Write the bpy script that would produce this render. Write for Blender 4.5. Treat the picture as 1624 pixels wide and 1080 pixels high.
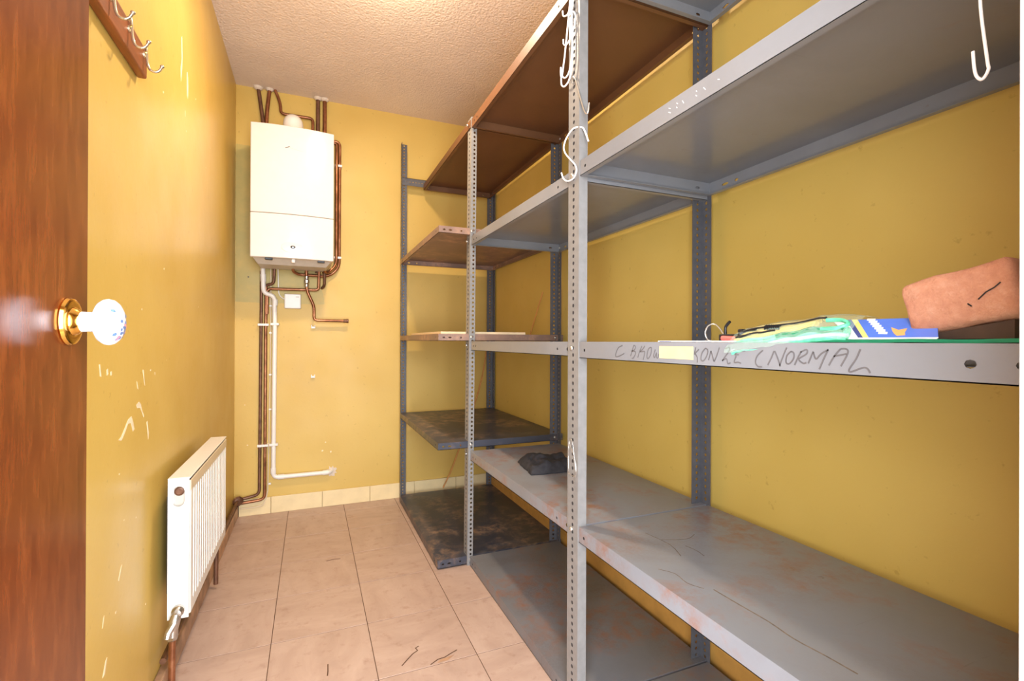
import bpy, math, random
from mathutils import Vector, Matrix
from math import sin, cos, pi, radians

for o in list(bpy.data.objects):
    bpy.data.objects.remove(o)
SC = bpy.context.scene
C = SC.collection
random.seed(7)

# ------------------------------------------------------------------ camera
cam = bpy.data.cameras.new('camera')
cam.lens = 16.879; cam.sensor_width = 36.0; cam.clip_start = 0.01
co = bpy.data.objects.new('camera', cam); C.objects.link(co)
YAW, PITCH, ROLL, CH = 0.3969, 0.0018, -0.0039, 0.9982
D = Vector((sin(YAW), cos(YAW), 0)); R = Vector((cos(YAW), -sin(YAW), 0)); Z = Vector((0, 0, 1))
F = cos(PITCH)*D + sin(PITCH)*Z; U = -sin(PITCH)*D + cos(PITCH)*Z
RC = cos(ROLL)*R - sin(ROLL)*U; UC = sin(ROLL)*R + cos(ROLL)*U
M = Matrix((RC, UC, -F)).transposed().to_4x4(); M.translation = Vector((0, 0, CH))
co.matrix_world = M
SC.camera = co

# ------------------------------------------------------------------ world, lights, exposure
w = bpy.data.worlds.new('world'); SC.world = w; w.use_nodes = True
w.node_tree.nodes['Background'].inputs[0].default_value = (0.86, 0.92, 1.0, 1)
w.node_tree.nodes['Background'].inputs[1].default_value = 12.5
def area(name, loc, target, sx, sy, power, col):
    l = bpy.data.lights.new(name, 'AREA'); l.shape = 'RECTANGLE'; l.size = sx; l.size_y = sy
    l.energy = power; l.color = col
    o = bpy.data.objects.new(name, l); C.objects.link(o); o.location = loc
    o.rotation_euler = (Vector(target)-Vector(loc)).to_track_quat('-Z', 'Y').to_euler()
    return o
pl = area('doorway_portal', (0.04, 0.025, 1.0), (0.04, 1.0, 1.0), 0.62, 1.98, 1, (1, 1, 1))
pl.data.cycles.is_portal = True
LAMP = (0.26, 1.80, 2.395)
bl = bpy.data.lights.new('room_lamp_light', 'AREA'); bl.shape = 'DISK'; bl.size = 0.13; bl.energy = 11; bl.color = (1.0, 0.80, 0.58)
blo = bpy.data.objects.new('room_lamp_light', bl); C.objects.link(blo); blo.location = LAMP
b2 = bpy.data.lights.new('room_lamp_glow', 'POINT'); b2.energy = 4.5; b2.color = (1.0, 0.80, 0.58); b2.shadow_soft_size = 0.05
b2o = bpy.data.objects.new('room_lamp_glow', b2); C.objects.link(b2o); b2o.location = (LAMP[0], LAMP[1], LAMP[2]-0.055)
SC.view_settings.view_transform = 'Standard'; SC.view_settings.look = 'None'
SC.view_settings.gamma = 1.0; SC.view_settings.use_curve_mapping = False
SC.view_settings.exposure = 0.84

# ------------------------------------------------------------------ materials
def lin(r, g, b):
    f = lambda c: (c/255/12.92) if c/255 <= 0.04045 else ((c/255+0.055)/1.055)**2.4
    return (f(r), f(g), f(b), 1)
class NT:
    def __init__(s, name):
        s.m = bpy.data.materials.new(name); s.m.use_nodes = True
        s.t = s.m.node_tree; s.n = s.t.nodes; s.b = s.n['Principled BSDF']
        s.tc = s.n.new('ShaderNodeTexCoord')
    def link(s, a, b): s.t.links.new(a, b)
    def set(s, k, v):
        s.b.inputs[k].default_value = v
    def mapping(s, scale=(1, 1, 1), rot=(0, 0, 0), rnd=False):
        mp = s.n.new('ShaderNodeMapping'); s.link(s.tc.outputs['Object'], mp.inputs[0])
        mp.inputs['Scale'].default_value = scale; mp.inputs['Rotation'].default_value = rot
        if rnd:
            oi = s.n.new('ShaderNodeObjectInfo'); ma = s.n.new('ShaderNodeMath'); ma.operation = 'MULTIPLY'
            ma.inputs[1].default_value = 37.0; s.link(oi.outputs['Random'], ma.inputs[0])
            s.link(ma.outputs[0], mp.inputs['Location'])
        return mp.outputs[0]
    def noise(s, vec, scale, detail=4, rough=0.55, dist=0.0):
        n = s.n.new('ShaderNodeTexNoise'); s.link(vec, n.inputs['Vector'])
        n.inputs['Scale'].default_value = scale; n.inputs['Detail'].default_value = detail
        n.inputs['Roughness'].default_value = rough; n.inputs['Distortion'].default_value = dist
        return n.outputs['Fac']
    def ramp(s, fac, stops, interp='LINEAR'):
        r = s.n.new('ShaderNodeValToRGB'); s.link(fac, r.inputs[0]); e = r.color_ramp; e.interpolation = interp
        while len(e.elements) < len(stops): e.elements.new(0.5)
        for k, (p, c) in enumerate(stops):
            e.elements[k].position = p; e.elements[k].color = c
        return r.outputs[0]
    def mix(s, fac, a, b, mode='MIX'):
        m = s.n.new('ShaderNodeMix'); m.data_type = 'RGBA'; m.blend_type = mode
        for sock, v in ((m.inputs[0], fac), (m.inputs[6], a), (m.inputs[7], b)):
            if hasattr(v, 'links'): s.link(v, sock)
            else: sock.default_value = v
        return m.outputs[2]
    def math(s, op, a, b=0.0):
        m = s.n.new('ShaderNodeMath'); m.operation = op
        for sock, v in ((m.inputs[0], a), (m.inputs[1], b)):
            if hasattr(v, 'links'): s.link(v, sock)
            else: sock.default_value = v
        return m.outputs[0]
    def col(s, c):
        if hasattr(c, 'links'): s.link(c, s.b.inputs['Base Color'])
        else: s.b.inputs['Base Color'].default_value = c
    def bump(s, h, strength, dist=0.002):
        b = s.n.new('ShaderNodeBump'); b.inputs['Strength'].default_value = strength; b.inputs['Distance'].default_value = dist
        s.link(h, b.inputs['Height']); s.link(b.outputs[0], s.b.inputs['Normal'])
    def rough(s, r):
        if hasattr(r, 'links'): s.link(r, s.b.inputs['Roughness'])
        else: s.b.inputs['Roughness'].default_value = r
BW = lambda v: (v, v, v, 1)
def simple(name, c, rough=0.5, metal=0.0, var=0.12, scale=30, bump=0.0, spec=0.5):
    k = NT(name); v = k.mapping()
    f = k.noise(v, scale)
    d = tuple(x*(1-var) for x in c[:3])+(1,); e = tuple(min(1, x*(1+var)) for x in c[:3])+(1,)
    k.col(k.ramp(f, [(0.35, d), (0.65, e)])); k.rough(rough); k.set('Metallic', metal)
    k.set('Specular IOR Level', spec)
    if bump: k.bump(k.noise(v, scale*3), bump, 0.001)
    return k.m

def wall_mat(name, c1, c2, rough, patch=None, dirt=0.25):
    k = NT(name); v = k.mapping()
    big = k.noise(v, 1.6, 3)
    base = k.ramp(big, [(0.32, c1), (0.7, c2)])
    sp = k.noise(v, 38, 3, 0.6)
    base = k.mix(k.ramp(sp, [(0.66, BW(0)), (0.74, BW(0.35))]), base, lin(150, 112, 40))
    if patch:
        x0, x1, z0, z1, pc = patch
        sep = k.n.new('ShaderNodeSeparateXYZ'); k.link(k.tc.outputs['Object'], sep.inputs[0])
        wob = k.math('MULTIPLY', k.math('SUBTRACT', k.noise(v, 9, 3), 0.5), 0.10)
        xx = k.math('ADD', sep.outputs[0], wob); zz = k.math('ADD', sep.outputs[2], k.math('MULTIPLY', wob, 0.15))
        m = k.math('MULTIPLY', k.math('GREATER_THAN', xx, x0), k.math('LESS_THAN', xx, x1))
        m = k.math('MULTIPLY', m, k.math('MULTIPLY', k.math('GREATER_THAN', zz, z0), k.math('LESS_THAN', zz, z1)))
        pcol = k.mix(k.ramp(k.noise(v, 14, 5), [(0.4, BW(0)), (0.7, BW(1))]), pc, lin(196, 170, 96))
        base = k.mix(k.math('MULTIPLY', m, 0.8), base, pcol)
    k.col(base); k.rough(k.math('ADD', k.math('MULTIPLY', k.noise(v, 7, 3), 0.2), rough-0.1))
    k.bump(k.noise(v, 55, 5, 0.6), 0.22, 0.002)
    return k.m
YEL1, YEL2 = lin(200, 164, 78), lin(213, 180, 95)
M_wall_back = wall_mat('mustard_wall_back', YEL1, YEL2, 0.5, patch=(-2, 0.06, 1.215, 2.11, lin(176, 160, 92)))
M_wall_left = wall_mat('mustard_wall_gloss', YEL1, YEL2, 0.36)
M_wall_right = wall_mat('mustard_wall_right', lin(200, 168, 82), lin(214, 184, 98), 0.5)

k = NT('artex_ceiling'); v = k.mapping()
k.col(k.ramp(k.noise(v, 2.2, 3), [(0.3, lin(222, 202, 184)), (0.7, lin(232, 214, 196))])); k.rough(0.7)
vo = k.n.new('ShaderNodeTexVoronoi'); k.link(v, vo.inputs['Vector']); vo.inputs['Scale'].default_value = 95
k.bump(k.math('ADD', k.noise(v, 70, 4, 0.6), k.math('MULTIPLY', vo.outputs['Distance'], -0.6)), 0.8, 0.005); M_ceil = k.m

def tile_mat(name, sc):
    k = NT(name); v = k.mapping(sc, rnd=True)
    st = k.noise(v, 5, 6, 0.62, 0.6); fine = k.noise(k.mapping((1, 1, 1), rnd=True), 26, 5, 0.65)
    c = k.ramp(st, [(0.28, lin(174, 146, 129)), (0.5, lin(184, 156, 139)), (0.72, lin(194, 167, 150))])
    c = k.mix(k.ramp(fine, [(0.56, BW(0)), (0.76, BW(0.5))]), c, lin(150, 114, 88))
    c = k.mix(k.ramp(k.noise(v, 3.2, 6, 0.7, 1.2), [(0.66, BW(0)), (0.78, BW(0.4))]), c, lin(170, 130, 96))
    k.col(c); k.rough(k.math('ADD', k.math('MULTIPLY', fine, 0.3), 0.28)); k.bump(fine, 0.08, 0.001)
    return k.m
M_tile_a = tile_mat('vinyl_tile_along', (1.0, 2.6, 1)); M_tile_b = tile_mat('vinyl_tile_across', (2.6, 1.0, 1))
M_grout = simple('tile_adhesive', lin(96, 70, 50), 0.9)

def steel_mat(name, c, rust, rc, dark, rough=0.42, dk=None, stain=None):
    stain = stain or tuple(x*0.55 for x in c[:3])+(1,)
    k = NT(name); v = k.mapping(rnd=True)
    n1 = k.noise(v, 4.0, 6, 0.62, 0.4); n2 = k.noise(v, 22, 6, 0.7); n3 = k.noise(k.mapping((1, 9, 1), rnd=True), 7, 5, 0.6, 0.8)
    a = tuple(x*0.86 for x in c[:3])+(1,)
    b = k.ramp(n1, [(0.3, a), (0.65, c)])
    b = k.mix(k.math('MULTIPLY', k.ramp(n1, [(rust, BW(0)), (rust+0.14, BW(1))]), k.ramp(n2, [(0.42, BW(0)), (0.66, BW(0.85))])), b, rc)
    b = k.mix(k.ramp(n3, [(0.69, BW(0)), (0.73, BW(dark))]), b, dk or lin(84, 66, 56))
    b = k.mix(k.ramp(n2, [(0.66, BW(0)), (0.74, BW(0.45))]), b, lin(112, 76, 58))
    n4 = k.noise(v, 2.1, 5, 0.6, 0.9); n5 = k.noise(v, 160, 3, 0.6)
    b = k.mix(k.math('MULTIPLY', k.ramp(n4, [(0.46, BW(0)), (0.68, BW(1))]), k.ramp(n5, [(0.35, BW(0.15)), (0.65, BW(0.55))])), b, stain)
    k.col(b); k.rough(k.math('ADD', k.math('MULTIPLY', n1, 0.12), rough-0.06)); k.bump(n2, 0.04, 0.001)
    return k.m
GREY = lin(134, 137, 143)
M_grey = steel_mat('grey_steel_paint', GREY, 0.45, lin(140, 94, 70), 0.6, 0.36, None, lin(112, 92, 82))
M_grey_clean = steel_mat('grey_steel_clean', lin(130, 131, 134), 0.7, lin(140, 112, 98), 0.12, 0.22, None, lin(128, 124, 120))
M_grey_floor = steel_mat('grey_steel_floor_shelf', lin(118, 118, 121), 0.46, lin(138, 92, 68), 0.6, 0.42, None, lin(92, 74, 66))
M_brown = steel_mat('brown_steel_paint', lin(112, 74, 46), 0.62, lin(132, 94, 62), 0.2, 0.45)
M_navy = steel_mat('worn_navy_paint', lin(66, 68, 78), 0.46, lin(172, 138, 110), 0.7, 0.38, lin(120, 100, 86))
M_navy2 = steel_mat('worn_navy_brown', lin(140, 112, 98), 0.46, lin(196, 150, 118), 0.8, 0.45, lin(64, 72, 96))
M_post = simple('grey_post_paint', lin(130, 127, 124), 0.42, 0.0, 0.08, 40, 0.05)
M_post_dk = simple('dark_grey_post_paint', lin(84, 84, 88), 0.42, 0.0, 0.1, 40, 0.05)
M_hole_shade = simple('painted_hole_shade', lin(62, 54, 50), 0.6, 0.3)  # shade inside the holes, painted as a dark colour on their walls
M_bolt = simple('zinc_bolt', lin(205, 203, 198), 0.3, 0.85, 0.05)
M_pencil = simple('pencil_marks', lin(90, 86, 86), 0.7)
M_chalk = simple('chalk_marks', lin(226, 222, 216), 0.8, 0, 0.02)
M_tape = simple('cream_masking_tape', lin(232, 206, 140), 0.6, 0, 0.04)
M_copper = NT('aged_copper'); v = M_copper.mapping(rnd=True)
M_copper.col(M_copper.ramp(M_copper.noise(v, 16, 5, 0.6), [(0.3, lin(112, 70, 46)), (0.55, lin(158, 104, 72)), (0.75, lin(190, 138, 102))]))
M_copper.set('Metallic', 0.75); M_copper.rough(0.34); M_copper = M_copper.m
M_copper_dk = simple('dull_copper', lin(112, 78, 58), 0.45, 0.5, 0.25, 30)
M_chrome = simple('tarnished_chrome', lin(190, 184, 176), 0.25, 0.9, 0.1, 40)
M_nickel = simple('satin_nickel', lin(206, 190, 160), 0.25, 0.85, 0.05)
M_brass = simple('polished_brass', lin(226, 178, 88), 0.12, 1.0, 0.03)
M_white = simple('white_enamel', lin(226, 218, 210), 0.14, 0, 0.01)
M_rad = simple('radiator_white', lin(228, 224, 216), 0.28, 0, 0.01)
M_cream = simple('cream_enamel', lin(216, 196, 164), 0.4, 0, 0.03)
M_plastic = simple('white_plastic', lin(232, 226, 216), 0.35, 0, 0.02)
M_greyplastic = simple('boiler_tray_grey', lin(196, 186, 172), 0.45, 0, 0.05)
M_black = simple('black_plastic', lin(26, 25, 27), 0.4, 0, 0.2)
M_cloth = simple('black_cloth', lin(40, 38, 42), 0.85, 0, 0.3, 60, 0.4)
M_porcelain = simple('white_porcelain', lin(226, 226, 230), 0.08, 0, 0.005)
M_skirt_tile = simple('cream_tile', lin(228, 206, 158), 0.3, 0, 0.05, 12)
M_skirt_wood = simple('worn_skirting', lin(178, 138, 106), 0.5, 0, 0.3, 14, 0.1)
M_skirt_paint = simple('mustard_painted_skirting', lin(186, 138, 68), 0.5, 0, 0.12, 12)
M_frame = simple('cream_gloss_frame', lin(172, 161, 152), 0.3, 0, 0.02)
M_plaster = simple('white_filler', lin(216, 200, 180), 0.9, 0, 0.06, 60, 0.4)
M_chip = simple('bare_plaster_chip', lin(240, 220, 182), 0.9, 0, 0.05)
M_scratch = simple('dirty_scratch', lin(112, 98, 84), 0.8, 0, 0.35, 90)
M_crack = simple('tile_crack_dirt', lin(92, 62, 40), 0.9)
M_wire = simple('white_coated_wire', lin(238, 236, 236), 0.3, 0, 0.02)
M_steelwire = simple('bare_wire', lin(196, 192, 186), 0.3, 0.8, 0.05)
M_cane = simple('orange_cane', lin(204, 140, 76), 0.6, 0, 0.12)
M_pale = simple('pale_board', lin(236, 212, 172), 0.6, 0, 0.04)
M_red = simple('red_grip', lin(220, 92, 82), 0.45, 0, 0.06)
M_green = simple('dark_green_plastic', lin(22, 116, 82), 0.35, 0, 0.15, 40)
M_lgreen = simple('bright_green_cord', lin(92, 196, 150), 0.35, 0, 0.2, 90)
M_mint = simple('pale_mint_cord', lin(168, 220, 196), 0.35, 0, 0.2, 90)
M_yellowcord = simple('yellow_cord', lin(222, 190, 88), 0.5, 0, 0.15, 80)
M_blue = simple('blue_print', lin(84, 122, 222), 0.4, 0, 0.05)
M_navyprint = simple('navy_print', lin(70, 78, 140), 0.4, 0, 0.05)
M_yelprint = simple('yellow_print', lin(246, 222, 128), 0.4, 0, 0.03)
M_whiteprint = simple('white_print', lin(250, 250, 250), 0.4, 0, 0.02)
M_orangeprint = simple('orange_print', lin(244, 176, 104), 0.4, 0, 0.05)
M_pink = simple('pink_print', lin(206, 130, 140), 0.3, 0, 0.1)
M_bluedec = simple('blue_flower_print', lin(92, 116, 160), 0.3, 0, 0.15)
M_gap_dark = simple('added_gap_dark', lin(70, 48, 34), 0.8, 0, 0.2)  # dark tone of the shaded gap below the brick, on an added wedge
M_navystrip = simple('navy_backing_paint', lin(62, 64, 74), 0.5, 0, 0.1)

k = NT('clear_wrinkled_plastic'); v = k.mapping((1, 2.2, 1))
k.col(lin(196, 226, 208)); k.rough(0.14); k.set('Alpha', 0.24); k.bump(k.noise(v, 60, 5, 0.6, 1.0), 0.7, 0.004); M_bag = k.m

k = NT('mahogany_varnish'); v = k.mapping((9, 9, 1.8))
g = k.noise(v, 6.5, 5, 0.6, 0.3); g2 = k.noise(k.mapping((70, 70, 9)), 4, 6, 0.7)
c = k.ramp(g, [(0.30, lin(86, 38, 15)), (0.5, lin(100, 47, 19)), (0.72, lin(114, 58, 25))])
c = k.mix(k.ramp(g2, [(0.48, BW(0)), (0.72, BW(0.5))]), c, lin(64, 25, 10))
k.col(c); k.rough(0.21); k.set('Specular IOR Level', 0.5); k.bump(g2, 0.03, 0.001); M_door = k.m
k = NT('coat_board_varnish'); v = k.mapping((10, 1, 10)); g = k.noise(v, 5, 6, 0.6, 0.5)
k.col(k.ramp(g, [(0.3, lin(104, 50, 20)), (0.7, lin(150, 80, 34))])); k.rough(0.35); M_board = k.m
k = NT('clay_brick'); v = k.mapping(); g = k.noise(v, 34, 8, 0.75); g2 = k.noise(v, 190, 4, 0.7)
c = k.ramp(g, [(0.3, lin(172, 112, 86)), (0.55, lin(196, 138, 108)), (0.75, lin(212, 166, 140))])
c = k.mix(k.ramp(k.noise(v, 16, 4, 0.5), [(0.60, BW(0)), (0.72, BW(0.6))]), c, lin(140, 96, 76))
k.col(c); k.rough(0.9); k.bump(k.math('ADD', g, k.math('MULTIPLY', g2, 0.7)), 0.9, 0.005); M_brick = k.m
k = NT('bulb_glow'); k.col(lin(255, 240, 210)); k.set('Emission Color', (1, 0.82, 0.58, 1)); k.set('Emission Strength', 12); M_bulb = k.m

# ------------------------------------------------------------------ mesh helpers
class MB:
    def __init__(s): s.v = []; s.f = []; s.hole = set()
    def add(s, vs, fs):
        n = len(s.v); s.v += [tuple(a) for a in vs]; s.f += [tuple(i+n for i in q) for q in fs]; return s
    def box(s, a, b):
        x0, y0, z0 = a; x1, y1, z1 = b
        return s.add([(x0, y0, z0), (x1, y0, z0), (x1, y1, z0), (x0, y1, z0), (x0, y0, z1), (x1, y0, z1), (x1, y1, z1), (x0, y1, z1)],
                     [(0, 3, 2, 1), (4, 5, 6, 7), (0, 1, 5, 4), (1, 2, 6, 5), (2, 3, 7, 6), (3, 0, 4, 7)])
    def frustum(s, r0, z0, r1, z1):
        q = lambda r, z: [(r[0], r[2], z), (r[1], r[2], z), (r[1], r[3], z), (r[0], r[3], z)]
        return s.add(q(r0, z0)+q(r1, z1), [(0, 3, 2, 1), (4, 5, 6, 7), (0, 1, 5, 4), (1, 2, 6, 5), (2, 3, 7, 6), (3, 0, 4, 7)])
    def plate(s, o, u, wv, n, L, W, T, holes=(), seg=8, wc=None):
        """sheet from o along u (L) and wv (W), thickness T along n; holes = [(pos, r_u, r_w)] along its centre line"""
        o = Vector(o); u = Vector(u); wv = Vector(wv); n = Vector(n); wc = W/2 if wc is None else wc
        P = lambda a, b, c: tuple(o+u*a+wv*b+n*c)
        holes = sorted(holes); cuts = [0.0]
        cells = []
        for i, (p, ru, rw) in enumerate(holes):
            lo = (holes[i-1][0]+p)/2 if i and p-holes[i-1][0] < 0.05 else max(cuts[-1], p-max(ru*1.6, 0.012))
            hi = (holes[i+1][0]+p)/2 if i+1 < len(holes) and holes[i+1][0]-p < 0.05 else min(L, p+max(ru*1.6, 0.012))
            if lo > cuts[-1]+1e-6: cells.append((cuts[-1], lo, None))
            cells.append((lo, hi, (p, ru, rw))); cuts.append(hi)
        if cuts[-1] < L-1e-6: cells.append((cuts[-1], L, None))
        for lo, hi, h in cells:
            if h is None:
                vs = [P(lo, 0, 0), P(hi, 0, 0), P(hi, W, 0), P(lo, W, 0), P(lo, 0, T), P(hi, 0, T), P(hi, W, T), P(lo, W, T)]
                s.add(vs, [(0, 3, 2, 1), (4, 5, 6, 7), (0, 1, 5, 4), (2, 3, 7, 6)])
            else:
                p, ru, rw = h
                outer = [(hi, wc), (hi, W), (p, W), (lo, W), (lo, wc), (lo, 0), (p, 0), (hi, 0)]
                inner = [(p+ru*cos(t*pi/4), wc+rw*sin(t*pi/4)) for t in range(8)]
                vs = [P(a, b, 0) for a, b in outer]+[P(a, b, 0) for a, b in inner]+[P(a, b, T) for a, b in outer]+[P(a, b, T) for a, b in inner]
                fs = []
                for t in range(8):
                    q = (t+1) % 8
                    fs += [(t, 8+t, 8+q, q), (16+t, 16+q, 24+q, 24+t), (8+t, 24+t, 24+q, 8+q)]
                fs += [(1, 2, 18, 17), (2, 3, 19, 18), (5, 6, 22, 21), (6, 7, 23, 22)]
                n0 = len(s.f); s.add(vs, fs)
                s.hole.update(n0+3*t+2 for t in range(8))
        s.add([P(0, 0, 0), P(0, W, 0), P(0, W, T), P(0, 0, T)], [(0, 1, 2, 3)])
        s.add([P(L, 0, 0), P(L, W, 0), P(L, W, T), P(L, 0, T)], [(0, 3, 2, 1)])
        return s
    def tube(s, pts, r, seg=10, bend=0.0, nb=5, taper=None):
        pts = [Vector(p) for p in pts]
        if bend:
            q = [pts[0]]
            for i in range(1, len(pts)-1):
                a, b, c = pts[i-1], pts[i], pts[i+1]
                d = min(bend, (a-b).length*0.48, (c-b).length*0.48)
                p0 = b+(a-b).normalized()*d; p1 = b+(c-b).normalized()*d
                for j in range(nb+1):
                    t = j/nb; q.append(p0*(1-t)**2+b*2*t*(1-t)+p1*t*t)
            q.append(pts[-1]); pts = q
        n = len(pts); nrm = None; base = len(s.v)
        for i, p in enumerate(pts):
            tg = (pts[min(i+1, n-1)]-pts[max(i-1, 0)]).normalized()
            if nrm is None:
                nrm = tg.orthogonal().normalized()
            nrm = (nrm-tg*nrm.dot(tg)).normalized(); bn = tg.cross(nrm)
            rr = r*(taper[i] if taper else 1)
            for j in range(seg):
                a = 2*pi*j/seg; s.v.append(tuple(p+nrm*cos(a)*rr+bn*sin(a)*rr))
        for i in range(n-1):
            for j in range(seg):
                a = base+i*seg+j; b = base+i*seg+(j+1) % seg
                s.f.append((a, b, b+seg, a+seg))
        s.f.append(tuple(base+j for j in range(seg))[::-1]); s.f.append(tuple(base+(n-1)*seg+j for j in range(seg)))
        return s
    def lathe(s, o, ax, prof, seg=24):
        o = Vector(o); ax = Vector(ax).normalized(); e = ax.orthogonal().normalized(); f = ax.cross(e); base = len(s.v)
        for (r, h) in prof:
            for j in range(seg):
                a = 2*pi*j/seg; s.v.append(tuple(o+ax*h+(e*cos(a)+f*sin(a))*max(r, 1e-5)))
        for i in range(len(prof)-1):
            for j in range(seg):
                a = base+i*seg+j; b = base+i*seg+(j+1) % seg
                s.f.append((a, b, b+seg, a+seg))
        s.f.append(tuple(base+j for j in range(seg))[::-1]); s.f.append(tuple(base+(len(prof)-1)*seg+j for j in range(seg)))
        return s
    def ribbon(s, pts, wd, o, u, v, n, th=0.0003):
        """flat stroke through 2-D pts on plane o + a*u + b*v, standing th off the plane along n"""
        o = Vector(o); u = Vector(u); v = Vector(v); n = Vector(n)
        P = [Vector((a, b)) for a, b in pts]; base = len(s.v); m = len(P)
        for i, p in enumerate(P):
            t = (P[min(i+1, m-1)]-P[max(i-1, 0)]).normalized(); q = Vector((-t.y, t.x))*wd/2
            for a in (p+q, p-q): s.v.append(tuple(o+u*a.x+v*a.y+n*th))
            for a in (p+q, p-q): s.v.append(tuple(o+u*a.x+v*a.y))
        for i in range(m-1):
            b = base+4*i
            s.f += [(b, b+1, b+5, b+4), (b, b+4, b+6, b+2), (b+1, b+3, b+7, b+5)]
        return s
    def blob(s, pts, o, u, v, n, th=0.0004):
        o = Vector(o); u = Vector(u); v = Vector(v); n = Vector(n); m = len(pts)
        vs = [o+u*a+v*b+n*th for a, b in pts]+[o+u*a+v*b for a, b in pts]
        return s.add(vs, [tuple(range(m))]+[(i, i+m, (i+1) % m+m, (i+1) % m) for i in range(m)])
    def build(s, name, mat, parent=None, smooth=None, bevel=0.0, loc=None, bseg=2, holemat=None):
        me = bpy.data.meshes.new(name)
        vs = s.v
        if loc is not None:
            vs = [(a[0]-loc[0], a[1]-loc[1], a[2]-loc[2]) for a in vs]
        me.from_pydata(vs, [], s.f); me.validate(); me.update()
        me.materials.append(mat)
        if holemat:
            me.materials.append(holemat)
            if len(me.polygons) == len(s.f):
                for i in s.hole: me.polygons[i].material_index = 1
        o = bpy.data.objects.new(name, me); C.objects.link(o)
        import bmesh
        bm = bmesh.new(); bm.from_mesh(me); bmesh.ops.recalc_face_normals(bm, faces=bm.faces); bm.to_mesh(me); bm.free()
        if loc is not None: o.location = loc
        if smooth:
            for p in me.polygons: p.use_smooth = True
            try: me.set_sharp_from_angle(angle=radians(smooth))
            except Exception: pass
        if bevel:
            b = o.modifiers.new('bevel', 'BEVEL'); b.width = bevel; b.segments = bseg; b.limit_method = 'ANGLE'
        if parent is not None:
            o.parent = parent; o.location = Vector(o.location)-wloc(parent)
        return o
def wloc(o):
    p = Vector(o.location)
    return p+wloc(o.parent) if o.parent else p
def tag(o, label=None, cat=None, group=None, kind=None):
    if label: o['label'] = label
    if cat: o['category'] = cat
    if group: o['group'] = group
    if kind: o['kind'] = kind
    return o
def empty(name, loc, label, cat, group=None):
    o = bpy.data.objects.new(name, None); C.objects.link(o); o.location = loc; o.empty_display_size = 0.05
    return tag(o, label, cat, group)
def inst(src, name, parent, loc, rot=None, label=None):
    c = src.copy(); c.name = name; C.objects.link(c); c.parent = parent; c.location = Vector(loc)-wloc(parent)
    if rot: c.rotation_euler = rot
    return c
def smoothpath(pts, n=6):
    P = [Vector(p) for p in pts]; out = []
    for i in range(len(P)-1):
        a = P[max(i-1, 0)]; b = P[i]; c = P[i+1]; d = P[min(i+2, len(P)-1)]
        for j in range(n):
            t = j/n
            out.append(0.5*((2*b)+(c-a)*t+(2*a-5*b+4*c-d)*t*t+(3*b-a-3*c+d)*t**3))
    out.append(P[-1]); return out

# ------------------------------------------------------------------ room
XL, XR, YB, YF, H = -0.396, 1.138, 3.108, 0.12, 2.4457
def st(o, label, cat): return tag(o, label, cat, kind='structure')
fl = st(MB().box((XL-0.1, -0.6, -0.06), (XR+0.1, YB+0.1, -0.0009)).build('floor', M_grout), 'pinkish beige vinyl tile floor with worn marks', 'floor')
tile_meshes = {}
tx, ty, T = -0.1162, 1.4563, 0.305
for i in range(-2, 5):
    for j in range(-5, 6):
        x0 = max(tx+T*i, XL); x1 = min(tx+T*(i+1), XR); y0 = max(ty+T*j, YF-0.12); y1 = min(ty+T*(j+1), YB)
        if x1-x0 < 0.01 or y1-y0 < 0.01: continue
        g = 0.0012; key = (round(x1-x0, 4), round(y1-y0, 4), (i+j) % 2)
        if key not in tile_meshes:
            o = MB().box((g, g, -0.0030), (x1-x0-g, y1-y0-g, 0)).build('floor_tile', M_tile_a if (i+j) % 2 else M_tile_b, bevel=0.0006, bseg=1)
            tile_meshes[key] = o; c = o
        else:
            c = tile_meshes[key].copy(); C.objects.link(c)
        c.parent = fl; c.location = (x0, y0, random.uniform(-0.0002, 0.0002))
# broken corners and cracks in the tiles
for pts in ([(0.262, 1.49), (0.285, 1.515), (0.305, 1.535), (0.322, 1.545), (0.318, 1.56), (0.33, 1.566)],
            [(0.345, 1.462), (0.372, 1.478), (0.395, 1.48), (0.42, 1.492), (0.44, 1.50)],
            [(0.05, 1.53), (0.052, 1.55), (0.053, 1.585)], [(0.07, 2.33), (0.10, 2.335), (0.13, 2.331)]):
    MB().ribbon(pts, 0.0035, (0, 0, 0.0006), (1, 0, 0), (0, 1, 0), (0, 0, 1)).build('crack', M_crack, fl)
MB().blob([(0.365, 1.462), (0.40, 1.463), (0.425, 1.48), (0.40, 1.476), (0.38, 1.474)], (0, 0, 0.0006), (1, 0, 0), (0, 1, 0), (0, 0, 1)).build('chipped_patch', M_skirt_wood, fl)

wl = st(MB().box((XL-0.1, -0.1, 0), (XL, YB+0.1, H)).build('wall_left', M_wall_left), 'glossy mustard yellow wall behind the radiator', 'wall')
st(MB().box((XR, -0.1, 0), (XR+0.1, YB+0.1, H)).build('wall_right', M_wall_right), 'mustard yellow wall behind the metal shelving', 'wall')
wb = st(MB().box((XL, YB, 0), (XR, YB+0.1, H)).build('wall_back', M_wall_back), 'mustard yellow end wall carrying the boiler', 'wall')
wf = MB().box((XL, 0.03, 0), (-0.30, YF, H)).box((0.38, 0.03, 0), (XR, YF, H)).box((-0.30, 0.03, 2.02), (0.38, YF, H))
st(wf.build('wall_front', M_wall_right), 'mustard yellow wall around the doorway', 'wall')
st(MB().box((XL-0.1, -0.1, H), (XR+0.1, YB+0.1, H+0.1)).build('ceiling', M_ceil), 'stippled beige ceiling', 'ceiling')
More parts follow.
